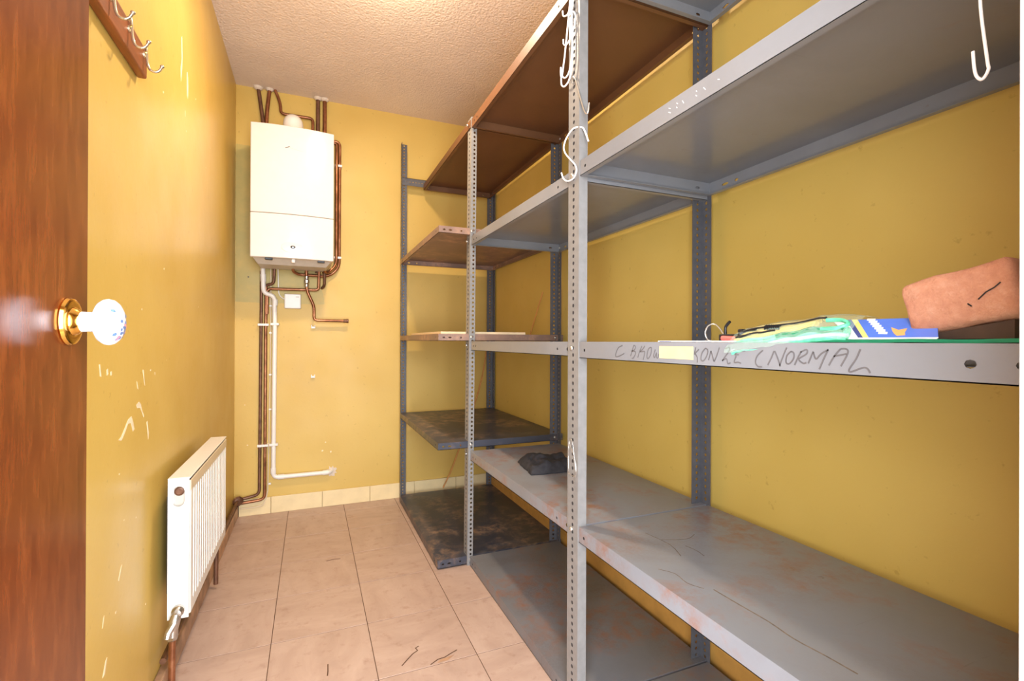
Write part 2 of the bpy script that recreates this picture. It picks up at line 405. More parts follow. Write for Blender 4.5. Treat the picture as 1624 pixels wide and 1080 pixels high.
# paint chips on the left wall, (y, z) outlines
def chip(y, z, pts, k=0.72):
    MB().blob([(y+a*k, z+b*k) for a, b in pts], (XL, 0, 0), (0, 1, 0), (0, 0, 1), (1, 0, 0)).build('paint_chip', M_chip, wl)
chip(1.885, 1.90, [(-.012, .075), (-.002, .085), (.004, .03), (.0, -.005), (-.012, -.045), (-.016, -.01), (-.006, .02)], 1.2)
chip(1.962, 1.875, [(-.012, .035), (0, .04), (.008, .0), (.004, -.035), (-.008, -.03)], 1.2)
chip(1.93, 1.765, [(-.004, .015), (.003, .012), (.003, -.012), (-.003, -.01)])
chip(1.40, 0.795, [(-.095, -.03), (-.07, -.022), (-.04, .0), (-.01, .022), (.02, .028), (.035, .01), (.05, -.02), (.035, -.025), (.018, .005), (-.01, .008), (-.045, -.02), (-.07, -.036)])
chip(1.47, 0.835, [(-.03, .004), (.0, .012), (.02, .0), (.03, -.02), (.055, -.045), (.05, -.05), (.015, -.012), (-.02, -.008)])
chip(1.535, 0.76, [(-.006, .03), (.004, .0), (.014, -.035), (.02, -.01), (.012, .01), (.004, .035)])
chip(1.50, 0.90, [(-.004, .03), (.006, .03), (.016, -.01), (.022, -.028), (.012, -.015)])
chip(1.455, 0.885, [(-.006, .016), (.0, .012), (.012, -.014), (.004, -.01)])
chip(1.225, 0.935, [(-.004, .018), (.003, .018), (.012, -.018), (.004, -.016)])
chip(1.265, 0.93, [(-.006, .006), (.004, .01), (.008, -.006), (-.002, -.01)])
chip(1.285, 0.925, [(-.004, .006), (.006, .008), (.008, -.002), (.0, -.006)])
chip(1.345, 0.47, [(-.014, -.016), (-.01, -.02), (.006, .002), (.016, .02), (.008, .016)])
chip(1.25, 0.41, [(-.006, -.014), (.0, -.012), (.008, .016), (.002, .012)])
chip(1.26, 0.31, [(-.016, -.02), (.0, -.02), (.018, .02), (.006, .016)])
chip(1.60, 0.905, [(-.004, .006), (.006, .006), (.004, -.006)])
for _ in range(22):
    y, z = random.uniform(1.15, 2.6), random.uniform(0.3, 1.9); s_ = random.uniform(.0015, .0035)
    chip(y, z, [(-s_, s_), (s_*1.6, s_), (s_, -s_*1.3), (-s_, -s_)])

# skirtings
bb = st(MB().box((XL, YB-0.004, 0), (XR, YB, 0.088)).build('baseboard_back', M_grout), 'cream tile skirting along the end wall', 'skirting')
xs = [-0.372, -0.208, 0.068, 0.344, 0.62, 0.896, XR-0.018]
for a, b in zip(xs[:-1], xs[1:]):
    MB().box((a+0.0008, YB-0.012, 0), (b-0.0008, YB-0.002, 0.094)).build('skirting_tile', M_skirt_tile, bb, bevel=0.002, loc=(a, YB-0.01, 0))
st(MB().box((XL, YF, 0), (XL+0.022, YB-0.012, 0.060)).build('baseboard_left', M_skirt_wood, bevel=0.004), 'scuffed brown skirting board below the radiator', 'skirting')
st(MB().box((XR-0.016, YF, 0), (XR, YB-0.012, 0.09)).build('baseboard_right', M_skirt_paint, bevel=0.003), 'tan skirting behind the lowest metal shelves', 'skirting')

# door frame and door
tf = MB()
tf.box((0.35, 0.0, 0), (0.385, YF+0.004, 2.02)).box((-0.305, 0.0, 0), (-0.27, YF+0.004, 2.02)).box((-0.305, 0.0, 1.985), (0.385, YF+0.004, 2.02))
tf.box((0.352, YF, 0), (0.42, YF+0.014, 2.05)).box((-0.34, YF, 0), (-0.30, YF+0.014, 2.05)).box((-0.34, YF, 1.99), (0.42, YF+0.014, 2.05))
st(tf.build('trim_1', M_frame, bevel=0.003), 'cream gloss door frame at the right edge', 'door frame')
dr = st(MB().box((-0.295, 0.157, 0.006), (-0.26, 0.7666, 1.98)).build('door_1', M_door, bevel=0.0015), 'varnished mahogany door standing open on the left', 'door')
KP = Vector((-0.26, 0.7134, 1.0192))
ro = MB().lathe(KP, (1, 0, 0), [(0.0275, 0), (0.028, 0.002), (0.0265, 0.005), (0.022, 0.0065), (0.0185, 0.0055), (0.0165, 0.006), (0.0145, 0.010), (0.0125, 0.012), (0.0122, 0.013)], 40).build('knob_rosette', M_brass, dr, smooth=40)
ro['label'] = 'round brass rosette of the door knob'
kn = MB().lathe(KP, (1, 0, 0), [(0.0118, 0.010), (0.0115, 0.020), (0.0122, 0.024), (0.017, 0.0265), (0.0235, 0.030), (0.027, 0.035), (0.0275, 0.039), (0.026, 0.0435), (0.022, 0.0475), (0.015, 0.0508), (0.007, 0.0523), (0.0005, 0.0526)], 48).build('door_knob', M_porcelain, dr, smooth=60)
kn['label'] = 'white porcelain door knob with small flower print'
def decal(a, rr, ln, mt):
    # small printed petals lying on the rounded cap of the knob
    prof = [(0.026, 0.0435), (0.022, 0.0475), (0.015, 0.0508), (0.007, 0.0523)]
    def ph(r):
        for (r0, h0), (r1, h1) in zip(prof[:-1], prof[1:]):
            if r <= r0 and r >= r1: return h0+(h1-h0)*(r0-r)/(r0-r1)
        return 0.0525 if r < 0.007 else 0.0435
    m = MB(); vs = []
    cy, cz = rr*cos(a), rr*sin(a)
    for t in range(7):
        q = 2*pi*t/7; y = cy+ln*cos(q); z = cz+ln*0.7*sin(q); r = min(math.hypot(y, z), 0.0258)
        vs.append((KP.x+ph(r)+0.0006, KP.y+y, KP.z+z))
    m.add(vs, [tuple(range(7))]); m.build('flower_print', mt, kn)
for n_ in range(26):
    a = random.gauss(-1.35, 0.55) if n_ < 14 else random.uniform(0, 2*pi); r = random.uniform(0.004, 0.023)
    decal(a, r, random.uniform(0.0016, 0.0034), random.choice([M_bluedec, M_bluedec, M_pink]))

# ------------------------------------------------------------------ shelving rack
XF, XK = 0.653, 1.10
rack = empty('shelving_rack', (0.9, 1.6, 0), 'tall grey slotted angle steel shelving rack along the right wall', 'shelving')
def post(vx, vy, dx, dy, wx, wy, top, mat, label, holes_x=True, lean=(0, 0), ty=0.0024):
    """L post: corner at (vx, vy); flange of width wx towards dx, flange of width wy towards dy"""
    t = 0.0024; n = int(top/0.019); m = MB()
    hs = [(0.012+0.019*i, 0.0052, 0.0048) for i in range(n) if 0.012+0.019*i < top-0.006]
    m.plate((vx+dx*ty, vy, 0), (0, 0, 1), (dx, 0, 0), (0, dy, 0), top, wx-ty, t, hs if holes_x else [], wc=(wx/2-ty if ty < 0.003 else None))
    m.plate((vx, vy, 0), (0, 0, 1), (0, dy, 0), (dx, 0, 0), top, wy, ty, hs)
    o = m.build('upright_post', mat, rack, loc=(vx, vy, 0), holemat=M_hole_shade if ty > 0.003 else None)
    if lean != (0, 0): o.rotation_euler = (lean[1], lean[0], 0)
    o['label'] = label; return o
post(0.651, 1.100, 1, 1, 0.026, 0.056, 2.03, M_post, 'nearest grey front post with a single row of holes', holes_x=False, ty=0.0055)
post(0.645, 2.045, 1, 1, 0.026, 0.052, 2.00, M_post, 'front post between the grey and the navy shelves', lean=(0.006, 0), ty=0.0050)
post(0.514, 3.030, 1, -1, 0.038, 0.038, 2.225, M_post_dk, 'dark post against the end wall, left of the shelves')
post(1.102, 1.130, -1, -1, 0.038, 0.038, 2.02, M_post_dk, 'rear post at the right wall, nearest')
post(1.102, 2.060, -1, -1, 0.040, 0.038, 2.02, M_post_dk, 'rear post at the right wall, middle')
post(1.130, 3.030, -1, -1, 0.044, 0.038, 2.02, M_post_dk, 'rear post in the far corner')
post(0.651, 0.180, 1, 1, 0.038, 0.038, 2.03, M_post, 'front post behind the door frame')
post(1.102, 0.180, -1, 1, 0.038, 0.038, 2.02, M_post_dk, 'rear post behind the door frame')

bolt0 = MB().lathe((0, 0, 0), (-1, 0, 0), [(0.0062, 0), (0.0062, 0.0012), (0.0052, 0.0034), (0.003, 0.0046), (0.0004, 0.005)], 12).build('bolt_source', M_bolt, smooth=40)
bmesh_ = bolt0.data; bpy.data.objects.remove(bolt0)
def bolt(parent, x, y, z, rz=0.0):
    o = bpy.data.objects.new('bolt', bmesh_); C.objects.link(o); o.parent = parent
    o.location = Vector((x, y, z))-wloc(parent); o.rotation_euler = (0, 0, rz)
def tray(x0, x1, y0, y1, z, lip, mat, label, fh=(), eh=(), dz=0.0):
    t = 0.0016; ret = 0.014; m = MB()
    m.box((x0, y0, z-t), (x1, y1, z))
    hf = [(p, ru, rw) for p, ru, rw in fh]
    m.plate((x0, y0, z-t), (0, 1, 0), (0, 0, -1), (1, 0, 0), y1-y0, lip-t, t, hf)                  # front lip
    m.plate((x1, y0, z-t), (0, 1, 0), (0, 0, -1), (-1, 0, 0), y1-y0, lip-t, t, [(0.035, .006, .004), (0.06, .006, .004), (y1-y0-0.06, .012, .004), (y1-y0-0.10, .006, .004)])
    he = list(eh) or [(0.03, .004, .004), (x1-x0-0.05, .008, .004)]
    for yy, s_ in ((y0, 1), (y1, -1)):
        m.plate((x0+t, yy, z-t), (1, 0, 0), (0, 0, -1), (0, s_, 0), x1-x0-2*t, lip-t, t, he)
    zb = z-lip
    m.box((x0, y0, zb), (x0+ret, y1, zb+t)).box((x1-ret, y0, zb), (x1, y1, zb+t))
    m.box((x0+ret, y0, zb), (x1-ret, y0+ret, zb+t)).box((x0+ret, y1-ret, zb), (x1-ret, y1, zb+t))
    o = m.build('shelf', mat, rack, loc=((x0+x1)/2, (y0+y1)/2, z), holemat=M_hole_shade)
    o['label'] = label; return o
MID = (1.106, 2.040); NEAR = (0.190, 1.098); FAR = (2.052, 3.022)
Lm = MID[1]-MID[0]; Ln = NEAR[1]-NEAR[0]
hm = [(0.025, .004, .004), (0.063, .0055, .005), (0.122, .004, .004), (Lm-0.035, .004, .004), (Lm-0.07, .004, .004)]
hn = [(0.055, .004, .004), (0.095, .0055, .005), (Ln-0.025, .004, .004)]
lv = [('lowest', 0.042, 0.0395), ('second', 0.510, 0.040), ('third', 0.998, 0.040), ('fourth', 1.465, 0.040), ('top', 1.988, 0.040)]
mid = []; near = []
for i, (nm, z, lip) in enumerate(lv):
    mm = [M_grey_floor, M_grey, M_grey_clean, M_grey_clean, M_brown][i]
    mid.append(tray(XF+0.004, XK, MID[0], MID[1], z, lip, mm, [
        'grey floor level shelf in the middle bay', 'rusty grey shelf holding the black cloth', 'grey eye level shelf of the middle bay',
        'grey shelf above eye level in the middle bay', 'brown top shelf of the middle bay'][i], hm))
    mn = [M_grey_floor, M_grey, M_grey_clean, M_grey_clean, M_grey_clean][i]
    near.append(tray(XF, XK, NEAR[0], NEAR[1], z+(0.010 if i == 3 else 0), lip+(0.003 if i == 2 else 0), mn, [
        'grey floor level shelf of the nearest bay', 'scratched grey shelf in the nearest bay below eye level', 'pencilled grey shelf holding the brick',
        'grey shelf high in the nearest bay', 'grey top shelf of the nearest bay'][i], hn))
far = []
for i, (z, lip) in enumerate([(0.041, 0.036), (0.552, 0.030), (1.030, 0.030), (1.503, 0.030)]):
    far.append(tray(0.513, 1.128, FAR[0], FAR[1], z, lip, [M_navy, M_navy, M_navy2, M_navy2][i], [
        'worn navy floor shelf against the end wall', 'worn navy shelf near knee height at the end wall', 'navy shelf with pale board on it', 'scuffed navy and pink shelf high at the end wall'][i],
        [(0.05, .004, .004), (0.9, .004, .004)], [(0.022, .006, .004), (0.05, .008, .004), (0.10, .004, .004)]))
ft = tray(XF, XK, FAR[0], FAR[1]-0.006, 1.988, 0.036, M_brown, 'brown top shelf at the end wall', [(0.02, .004, .004)])
# slotted cross beam carrying the far end of the brown top shelf
m = MB(); L_ = 0.60
m.plate((0.52, 3.024, 2.018), (1, 0, 0), (0, 0, -1), (0, 1, 0), L_, 0.046, 0.0022, [(0.012+0.019*i, .0036, .0034) for i in range(31)])
m.plate((0.52, 3.024, 2.018), (1, 0, 0), (0, 1, 0), (0, 0, -1), L_, 0.03, 0.0022)
m.build('cross_beam', M_post_dk, rack)
for s_, zz in ((mid, None), (near, None)):
    for i, o in enumerate(s_):
        z = lv[i][1]-0.018
        if s_ is mid:
            bolt(o, 0.6508, 1.134, z); bolt(o, 0.647, 2.072, z)
            bolt(o, 1.075, 1.1275, z, pi/2); bolt(o, 1.085, 2.0575, z, pi/2); bolt(o, 1.0995, 2.035, z)
        else:
            bolt(o, 0.672, 1.0985, z, pi/2); bolt(o, 1.0995, 1.11, z); bolt(o, 0.6508, 0.2, z)
for o, z in zip(far, (0.041, 0.552, 1.03, 1.503)):
    bolt(o, 0.66, 2.0445, z-0.014, pi/2); bolt(o, 1.085, 2.0515, z-0.014, pi/2); bolt(o, 0.535, 3.0275, z-0.014, pi/2)
bolt(ft, 0.668, 2.040, 1.972, pi/2); bolt(ft, 1.115, 3.0235, 2.0, pi/2)

# pencilled lettering and the tape label on the third shelf of the nearest bay
STROKES = [[(0.9076,0.9903),(0.9232,0.9848),(0.9323,0.9739),(0.9345,0.9644),(0.9231,0.9648),(0.9009,0.972)],[(0.8671,0.9913),(0.8712,0.9817),(0.8784,0.9668)],[(0.8671,0.9907),(0.861,0.9876),(0.865,0.9805),(0.8743,0.9778),(0.8619,0.9768),(0.8609,0.9717),(0.869,0.9626),(0.8742,0.9624)],[(0.839,0.9897),(0.8469,0.9771),(0.8528,0.9644)],[(0.8293,0.9898),(0.8371,0.9823),(0.8449,0.9771),(0.8312,0.978),(0.8302,0.9737),(0.835,0.96)],[(0.8104,0.987),(0.8179,0.9826),(0.8225,0.9678),(0.8187,0.963),(0.8104,0.9718),(0.8076,0.984),(0.8104,0.987)],[(0.7958,0.983),(0.8011,0.9697),(0.7975,0.9662),(0.7921,0.9759),(0.7912,0.9664),(0.7876,0.9659),(0.785,0.9737)],[(0.6834,0.9886),(0.687,0.9751)],[(0.6755,0.985),(0.6841,0.9774),(0.6797,0.97),(0.6797,0.9604)],[(0.66,0.9873),(0.6684,0.9783),(0.6709,0.9668),(0.6649,0.9645),(0.6567,0.9736),(0.6543,0.9836),(0.66,0.9873)],[(0.647,0.9825),(0.6526,0.9662)],[(0.647,0.9825),(0.6437,0.9739),(0.6405,0.9642)],[(0.628,0.989),(0.6342,0.9742),(0.6397,0.9642)],[(0.6158,0.9867),(0.6069,0.9893),(0.6084,0.9821),(0.6218,0.9662)],[(0.6218,0.9662),(0.6128,0.9701),(0.6098,0.9619),(0.6039,0.9639)],[(0.5742,0.984),(0.5867,0.9837),(0.5952,0.9777),(0.5867,0.9779)],[(0.5924,0.9755),(0.5966,0.9648),(0.5881,0.9651),(0.5825,0.9631)],[(0.5414,0.9857),(0.5516,0.9767),(0.5548,0.9665),(0.5503,0.9601),(0.5426,0.9599)],[(0.5217,0.985),(0.5265,0.9742),(0.5326,0.9631)],[(0.5205,0.9851),(0.5157,0.9745),(0.5109,0.962)],[(0.5006,0.9907),(0.5063,0.978),(0.5121,0.963)],[(0.4934,0.9851),(0.5002,0.9786),(0.5016,0.9684),(0.4961,0.9667),(0.4893,0.9752),(0.4893,0.9827),(0.4934,0.9851)],[(0.4774,0.9854),(0.4826,0.9766),(0.4879,0.9652)],[(0.4787,0.9842),(0.4696,0.988),(0.4696,0.9819),(0.4813,0.9742),(0.4747,0.9683),(0.4696,0.9697)],[(0.4595,0.9858),(0.4632,0.9773),(0.467,0.9686)],[(0.4595,0.9846),(0.4557,0.9751),(0.4484,0.9825),(0.4383,0.9886)],[(0.4383,0.9886),(0.4448,0.9755),(0.4508,0.961)],[(0.4217,0.99),(0.4296,0.9806),(0.4377,0.967)],[(0.4217,0.99),(0.4139,0.9896),(0.4128,0.9834),(0.4216,0.9666)],[(0.4308,0.9795),(0.4139,0.9834)],[(0.3968,0.9898),(0.4021,0.977),(0.4106,0.9632),(0.4084,0.96),(0.3947,0.9658),(0.3886,0.9655),(0.385,0.9598)]]
si = 0
for ch, cnt in zip('CBROWKONZE(NORMAL', (1, 2, 2, 1, 1, 2, 1, 3, 2, 2, 1, 3, 1, 2, 3, 3, 1)):
    m = MB()
    for s_ in STROKES[si:si+cnt]:
        sm = [(p.x, p.y) for p in smoothpath([(a, b, 0) for a, b in s_], 4)]
        m.ribbon(sm, 0.0023, (XF-0.0001, 0, 0), (0, 1, 0), (0, 0, 1), (-1, 0, 0))
    m.build('pencil_letter', M_pencil, near[2]); si += cnt
MB().box((XF-0.0005, 0.690, 0.9655), (XF+0.0002, 0.783, 0.9897)).build('tape_label', M_tape, near[2])['label'] = 'blank cream strip of tape over the lettering'
CHALK = [[(0.758, 1.462), (0.7526, 1.4585)], [(0.7588, 1.4542), (0.7518, 1.45)], [(0.7358, 1.4621), (0.7321, 1.4588)], [(0.7365, 1.4545), (0.7335, 1.4515)], [(0.7203, 1.4597), (0.7159, 1.4525)], [(0.6845, 1.4612), (0.6825, 1.4587)], [(0.6858, 1.4538), (0.6824, 1.4502)], [(0.6666, 1.4585), (0.6614, 1.452)], [(0.6339, 1.4568), (0.6291, 1.4544)]]
for s_ in CHALK: MB().ribbon(s_, 0.0014, (XF-0.0001, 0, 0), (0, 1, 0), (0, 0, 1), (-1, 0, 0)).build('chalk_mark', M_chalk, near[3])
# long scratches on the second shelf of the nearest bay
for pts, wd in (([(0.735, 0.72), (0.737, 0.66), (0.74, 0.60), (0.736, 0.55), (0.742, 0.50), (0.745, 0.455)], 0.003), ([(0.72, 0.73), (0.705, 0.76), (0.71, 0.80), (0.69, 0.83)], 0.002),
                ([(0.83, 0.84), (0.835, 0.87), (0.83, 0.90)], 0.002), ([(0.80, 0.95), (0.86, 0.93), (0.90, 0.945)], 0.002), ([(0.78, 0.86), (0.80, 0.92), (0.79, 1.0)], 0.002)):
    MB().ribbon([(p.x, p.y) for p in smoothpath([(a, b, 0) for a, b in pts], 3)], wd, (0, 0, 0.5101), (1, 0, 0), (0, 1, 0), (0, 0, 1), 0.0002).build('scratch', M_scratch, near[1])

# ------------------------------------------------------------------ boiler
bo = empty('boiler', (-0.09, 2.94, 1.43), 'white wall hung gas boiler with bulging front cover', 'boiler')
BX0, BX1, BYF, BYB = -0.291, 0.113, 2.800, 3.062
def bulge(x): t = (x-(BX0+BX1)/2)/((BX1-BX0)/2); return BYF-0.020*(1-t*t)
def cover(z0, z1, name, lab):
    m = MB(); n = 16; vs = []
    X = [BX0+(BX1-BX0)*i/n for i in range(n+1)]
    for z in (z0, z1):
        for x in X: vs.append((x, bulge(x), z))
        for x in X: vs.append((x, BYF+0.03, z))
    q = n+1; fs = []
    for i in range(n):
        fs += [(i, i+1, 2*q+i+1, 2*q+i), (q+i, 3*q+i, 3*q+i+1, q+i+1), (i, q+i, q+i+1, i+1), (2*q+i, 2*q+i+1, 3*q+i+1, 3*q+i)]
    fs += [(0, 2*q, 3*q, q), (n, q+n, 3*q+n, 2*q+n)]
    m.add(vs, fs); o = m.build(name, M_white, bo, smooth=30, bevel=0.004); o['label'] = lab; return o
MB().box((BX0+0.004, BYF+0.028, 1.436), (BX1-0.004, BYB, 2.124)).build('casing', M_white, bo, bevel=0.004)
cover(1.6635, 2.127, 'front_cover', 'tall upper front cover')
lc = cover(1.431, 1.661, 'control_flap', 'lower flap with round badge')
m = MB().lathe((-0.0885, bulge(-0.0885)+0.001, 1.488), (0, -1, 0), [(0.056, 0), (0.055, 0.0022), (0.045, 0.0032), (0.0005, 0.0034)], 40)
m.v = [(a, b, 1.488+(c-1.488)*0.52) for a, b, c in m.v]
o = m.build('badge_plate', M_white, lc, smooth=40)
m = MB().lathe((-0.0885, bulge(-0.0885)-0.0022, 1.490), (0, -1, 0), [(0.0125, 0), (0.0125, 0.0022), (0.010, 0.003), (0.0004, 0.0031)], 24)
m.v = [(a, b, 1.490+(c-1.490)*0.6) for a, b, c in m.v]; m.build('badge', M_black, lc, smooth=40)['label'] = 'small dark oval badge'
m = MB().lathe((-0.0885, bulge(-0.0885)-0.0052, 1.490), (0, -1, 0), [(0.006, 0), (0.0055, 0.0008), (0.0004, 0.0009)], 16)
m.v = [(a, b, 1.490+(c-1.490)*0.5) for a, b, c in m.v]; m.build('badge_mark', M_chrome, lc)
# logo: small dark wing stroke and a long fine line
MB().ribbon([(-0.128, 2.008), (-0.118, 2.013), (-0.106, 2.018)], 0.004, (0, bulge(-0.12)-0.0002, 0), (1, 0, 0), (0, 0, 1), (0, -1, 0)).build('logo_mark', M_pencil, bo)
MB().ribbon([(-0.106, 2.017), (-0.098, 2.010), (-0.07, 2.0045), (-0.045, 2.0005)], 0.0012, (0, bulge(-0.09)-0.0003, 0), (1, 0, 0), (0, 0, 1), (0, -1, 0)).build('logo_line', M_greyplastic, bo)
MB().frustum((-0.262, 0.078, 2.875, 3.05), 1.405, (-0.284, 0.106, 2.825, 3.058), 1.437).build('base_tray', M_greyplastic, bo, bevel=0.003)
for x in (-0.205, 0.05): MB().box((x-0.018, 2.806, 1.421), (x+0.018, 2.826, 1.432)).build('cover_clip', M_black, bo, bevel=0.002)
MB().box((-0.096, 2.805, 1.412), (-0.078, 2.826, 1.431)).build('catch', M_plastic, bo, bevel=0.003)
fe = MB().lathe((-0.095, 2.93, 2.12), (0, 0, 1), [(0.068, 0), (0.068, 0.018), (0.06, 0.022), (0.052, 0.03), (0.052, 0.075), (0.049, 0.095), (0.040, 0.112), (0.026, 0.124), (0.012, 0.129), (0.0005, 0.130)], 32)
fe.tube([(-0.095, 2.94, 2.19), (-0.095, 3.10, 2.19)], 0.046, 24)
fe.build('flue_elbow', M_plastic, bo, smooth=50)['label'] = 'domed white flue elbow'

# ------------------------------------------------------------------ pipework
def clip_(parent, x, y, z, wx, mat=M_plastic):
    MB().box((x-wx/2, y-0.014, z-0.007), (x+wx/2, YB, z+0.007)).build('pipe_clip', mat, parent, bevel=0.003)
def pipe(name, pts, r, mat, label, cat='pipe', bend=0.03, group=None, seg=10):
    m = MB().tube(pts, r, seg, bend); o = m.build(name, mat, smooth=60)
    return tag(o, label, cat, group)
yw = 3.088; HC = H-0.001
p = pipe('copper_pipe', [(-0.283, yw, HC), (-0.257, yw, 2.25), (-0.256, yw, 2.15)], 0.0105, M_copper_dk, 'dull copper pipe above boiler, leaning right, farthest left', bend=0.02)
MB().lathe((-0.283, yw, HC-0.016), (0, 0, 1), [(0.014, 0), (0.022, 0.006), (0.026, 0.016)], 12).build('ceiling_filler', M_plaster, p)
p = pipe('copper_pipe', [(-0.224, yw, HC), (-0.236, yw, 2.33), (-0.240, yw, 2.25), (-0.240, yw, 2.15)], 0.0105, M_copper, 'bright copper pipe above boiler, second from the left wall', bend=0.03)
MB().lathe((-0.224, yw, HC-0.012), (0, 0, 1), [(0.013, 0), (0.02, 0.006), (0.022, 0.012)], 12).build('ceiling_filler', M_plaster, p)
p = pipe('copper_pipe', [(-0.196, yw, HC), (-0.178, yw, 2.40), (-0.168, yw, 2.365), (-0.166, yw, 2.315), (0.006, yw, 2.316), (0.008, yw, 2.15)], 0.0085, M_copper, 'thin copper pipe stepping sideways behind the flue elbow', bend=0.022)
for x, mt, lb in ((0.034, M_copper_dk, 'dull vertical copper pipe above boiler, left of a close pair'), (0.072, M_copper, 'orange vertical copper pipe above boiler, right of a close pair')):
    p = pipe('copper_pipe', [(x, yw, HC), (x, yw, 1.40)], 0.0115, mt, lb, bend=0)
    MB().lathe((x, yw, HC-0.014), (0, 0, 1), [(0.014, 0), (0.022, 0.007), (0.026, 0.014)], 12).build('ceiling_filler', M_plaster, p)
y2 = 3.05
p = pipe('copper_pipe', [(0.10, 3.075, 2.196), (0.157, 3.075, 2.196), (0.157, 3.075, 1.44), (0.10, 3.075, 1.382), (-0.07, 3.055, 1.382), (-0.095, 3.02, 1.395), (-0.095, 3.0, 1.41)], 0.0085, M_copper, 'copper pipe looping down the right side of the boiler, outer one', bend=0.05)
clip_(p, 0.149, 3.075, 2.05, 0.042); clip_(p, 0.147, 3.075, 1.497, 0.042)
pipe('copper_pipe', [(0.10, 3.06, 2.180), (0.139, 3.06, 2.180), (0.139, 3.06, 1.45), (0.095, 3.045, 1.402), (0.075, 3.03, 1.40), (0.072, 3.01, 1.41)], 0.0085, M_copper, 'copper pipe looping down the right side of the boiler, inner one', bend=0.04)
p = pipe('copper_pipe', [(-0.025, 3.045, 1.41), (-0.022, 3.045, 1.29), (0.017, 3.06, 1.20), (0.017, 3.06, 1.118), (0.19, 3.06, 1.117)], 0.0085, M_copper, 'copper pipe bending below the boiler to an open end on the right', bend=0.022)
MB().lathe((-0.0235, 3.045, 1.375), (0, 0, -1), [(0.009, 0), (0.0125, 0.004), (0.0125, 0.016), (0.010, 0.020), (0.0145, 0.026), (0.0145, 0.040), (0.010, 0.046), (0.0125, 0.05), (0.0125, 0.062), (0.009, 0.066)], 12).build('valve', M_chrome, p, smooth=30)['label'] = 'chrome isolating valve'
MB().lathe((0.180, 3.06, 1.117), (1, 0, 0), [(0.0085, 0), (0.0105, 0.002), (0.0105, 0.018), (0.012, 0.02), (0.012, 0.03), (0.0004, 0.031)], 14).build('end_fitting', M_copper_dk, p, smooth=30)
pipe('copper_pipe', [(0.044, 3.06, 1.41), (0.042, 3.075, 1.298), (-0.231, 3.085, 1.295), (-0.232, 3.088, 1.15)], 0.0085, M_copper, 'copper pipe running left below the boiler above the white box', bend=0.02)
pipe('copper_pipe', [(0.074, 3.05, 1.41), (0.074, 3.075, 1.325), (0.060, 3.107, 1.312)], 0.0085, M_copper_dk, 'short copper stub bending into the wall below boiler right side', bend=0.02)
pipe('copper_pipe', [(-0.193, 3.05, 1.41), (-0.197, 3.07, 1.325), (-0.245, 3.086, 1.312)], 0.0085, M_copper_dk, 'short dark copper bend below boiler beside the waste pipe', bend=0.02)
p = pipe('copper_pipe', [(-0.262, 3.088, 1.395), (-0.262, 3.088, 1.2), (-0.267, 3.088, 0.118), (-0.374, 3.080, 0.100), (-0.374, 2.4, 0.108), (-0.374, 1.60, 0.108)], 0.0085, M_copper_dk, 'left of two tall copper pipes dropping from the boiler to the skirting', bend=0.03)
for zz in (1.088, 0.396): clip_(p, -0.2505, 3.088, zz, 0.058)
p = pipe('copper_pipe', [(-0.238, 3.088, 1.31), (-0.238, 3.088, 1.2), (-0.240, 3.088, 0.088), (-0.384, 3.084, 0.078), (-0.385, 2.4, 0.086), (-0.385, 2.24, 0.086)], 0.0085, M_copper, 'right of two tall copper pipes dropping from the boiler to the skirting', bend=0.03)
MB().lathe((-0.375, 3.07, 0.10), (0.4, -1, 0), [(0.012, 0), (0.024, 0.004), (0.028, 0.012), (0.02, 0.02), (0.01, 0.022)], 12).build('foam_collar', M_copper_dk, p)
p = pipe('waste_pipe', [(-0.253, 3.06, 1.415), (-0.250, 3.08, 1.268), (-0.195, 3.085, 1.256), (-0.1915, 3.085, 1.1), (-0.196, 3.085, 0.208), (0.105, 3.085, 0.208), (0.118, 3.107, 0.2085)], 0.0125, M_plastic, 'white plastic waste pipe running down the wall beside the copper pipes', bend=0.03, seg=14)
clip_(p, -0.192, 3.085, 1.092, 0.046); clip_(p, -0.195, 3.085, 0.398, 0.046)
for a, b in (((-0.251, 3.076, 1.335), (-0.252, 3.068, 1.375)), ((-0.196, 3.085, 0.232), (-0.196, 3.085, 0.262)), ((-0.172, 3.085, 0.208), (-0.14, 3.085, 0.208)), ((0.07, 3.085, 0.208), (0.098, 3.087, 0.208)), ((-0.1915, 3.085, 1.235), (-0.1915, 3.085, 1.20))):
    MB().tube([a, b], 0.0150, 14).build('pipe_socket', M_plastic, p, smooth=40)
pts = []
for i in range(18):
    a = 2*pi*i/18; r = random.uniform(0.018, 0.034); pts.append((0.122+r*cos(a), 0.207+r*1.1*sin(a)))
MB().blob(pts, (0, YB, 0), (1, 0, 0), (0, 0, 1), (0, -1, 0), 0.004).build('filler_patch', M_plaster, p, bevel=0.0015)
for x, z, s_ in ((0.067, 0.335, .006), (0.115, 0.325, .006), (0.085, 0.385, .004), (-0.33, 0.40, .004), (-0.345, 0.63, .003)):
    MB().blob([(x+s_*cos(t)*random.uniform(.5, 1.2), z+s_*sin(t)*random.uniform(.5, 1.2)) for t in [k_*pi/4 for k_ in range(8)]], (0, YB, 0), (1, 0, 0), (0, 0, 1), (0, -1, 0)).build('paint_chip', M_chip, wb)
for x, z in ((0.80, 1.66), (0.845, 1.655), (0.80, 1.585), (0.842, 1.58), (-0.33, 1.36)):
    MB().blob([(x+0.004*cos(t), z+0.004*sin(t)) for t in [k_*pi/4 for k_ in range(8)]], (0, YB, 0), (1, 0, 0), (0, 0, 1), (0, -1, 0)).build('screw_hole', M_black, wb)
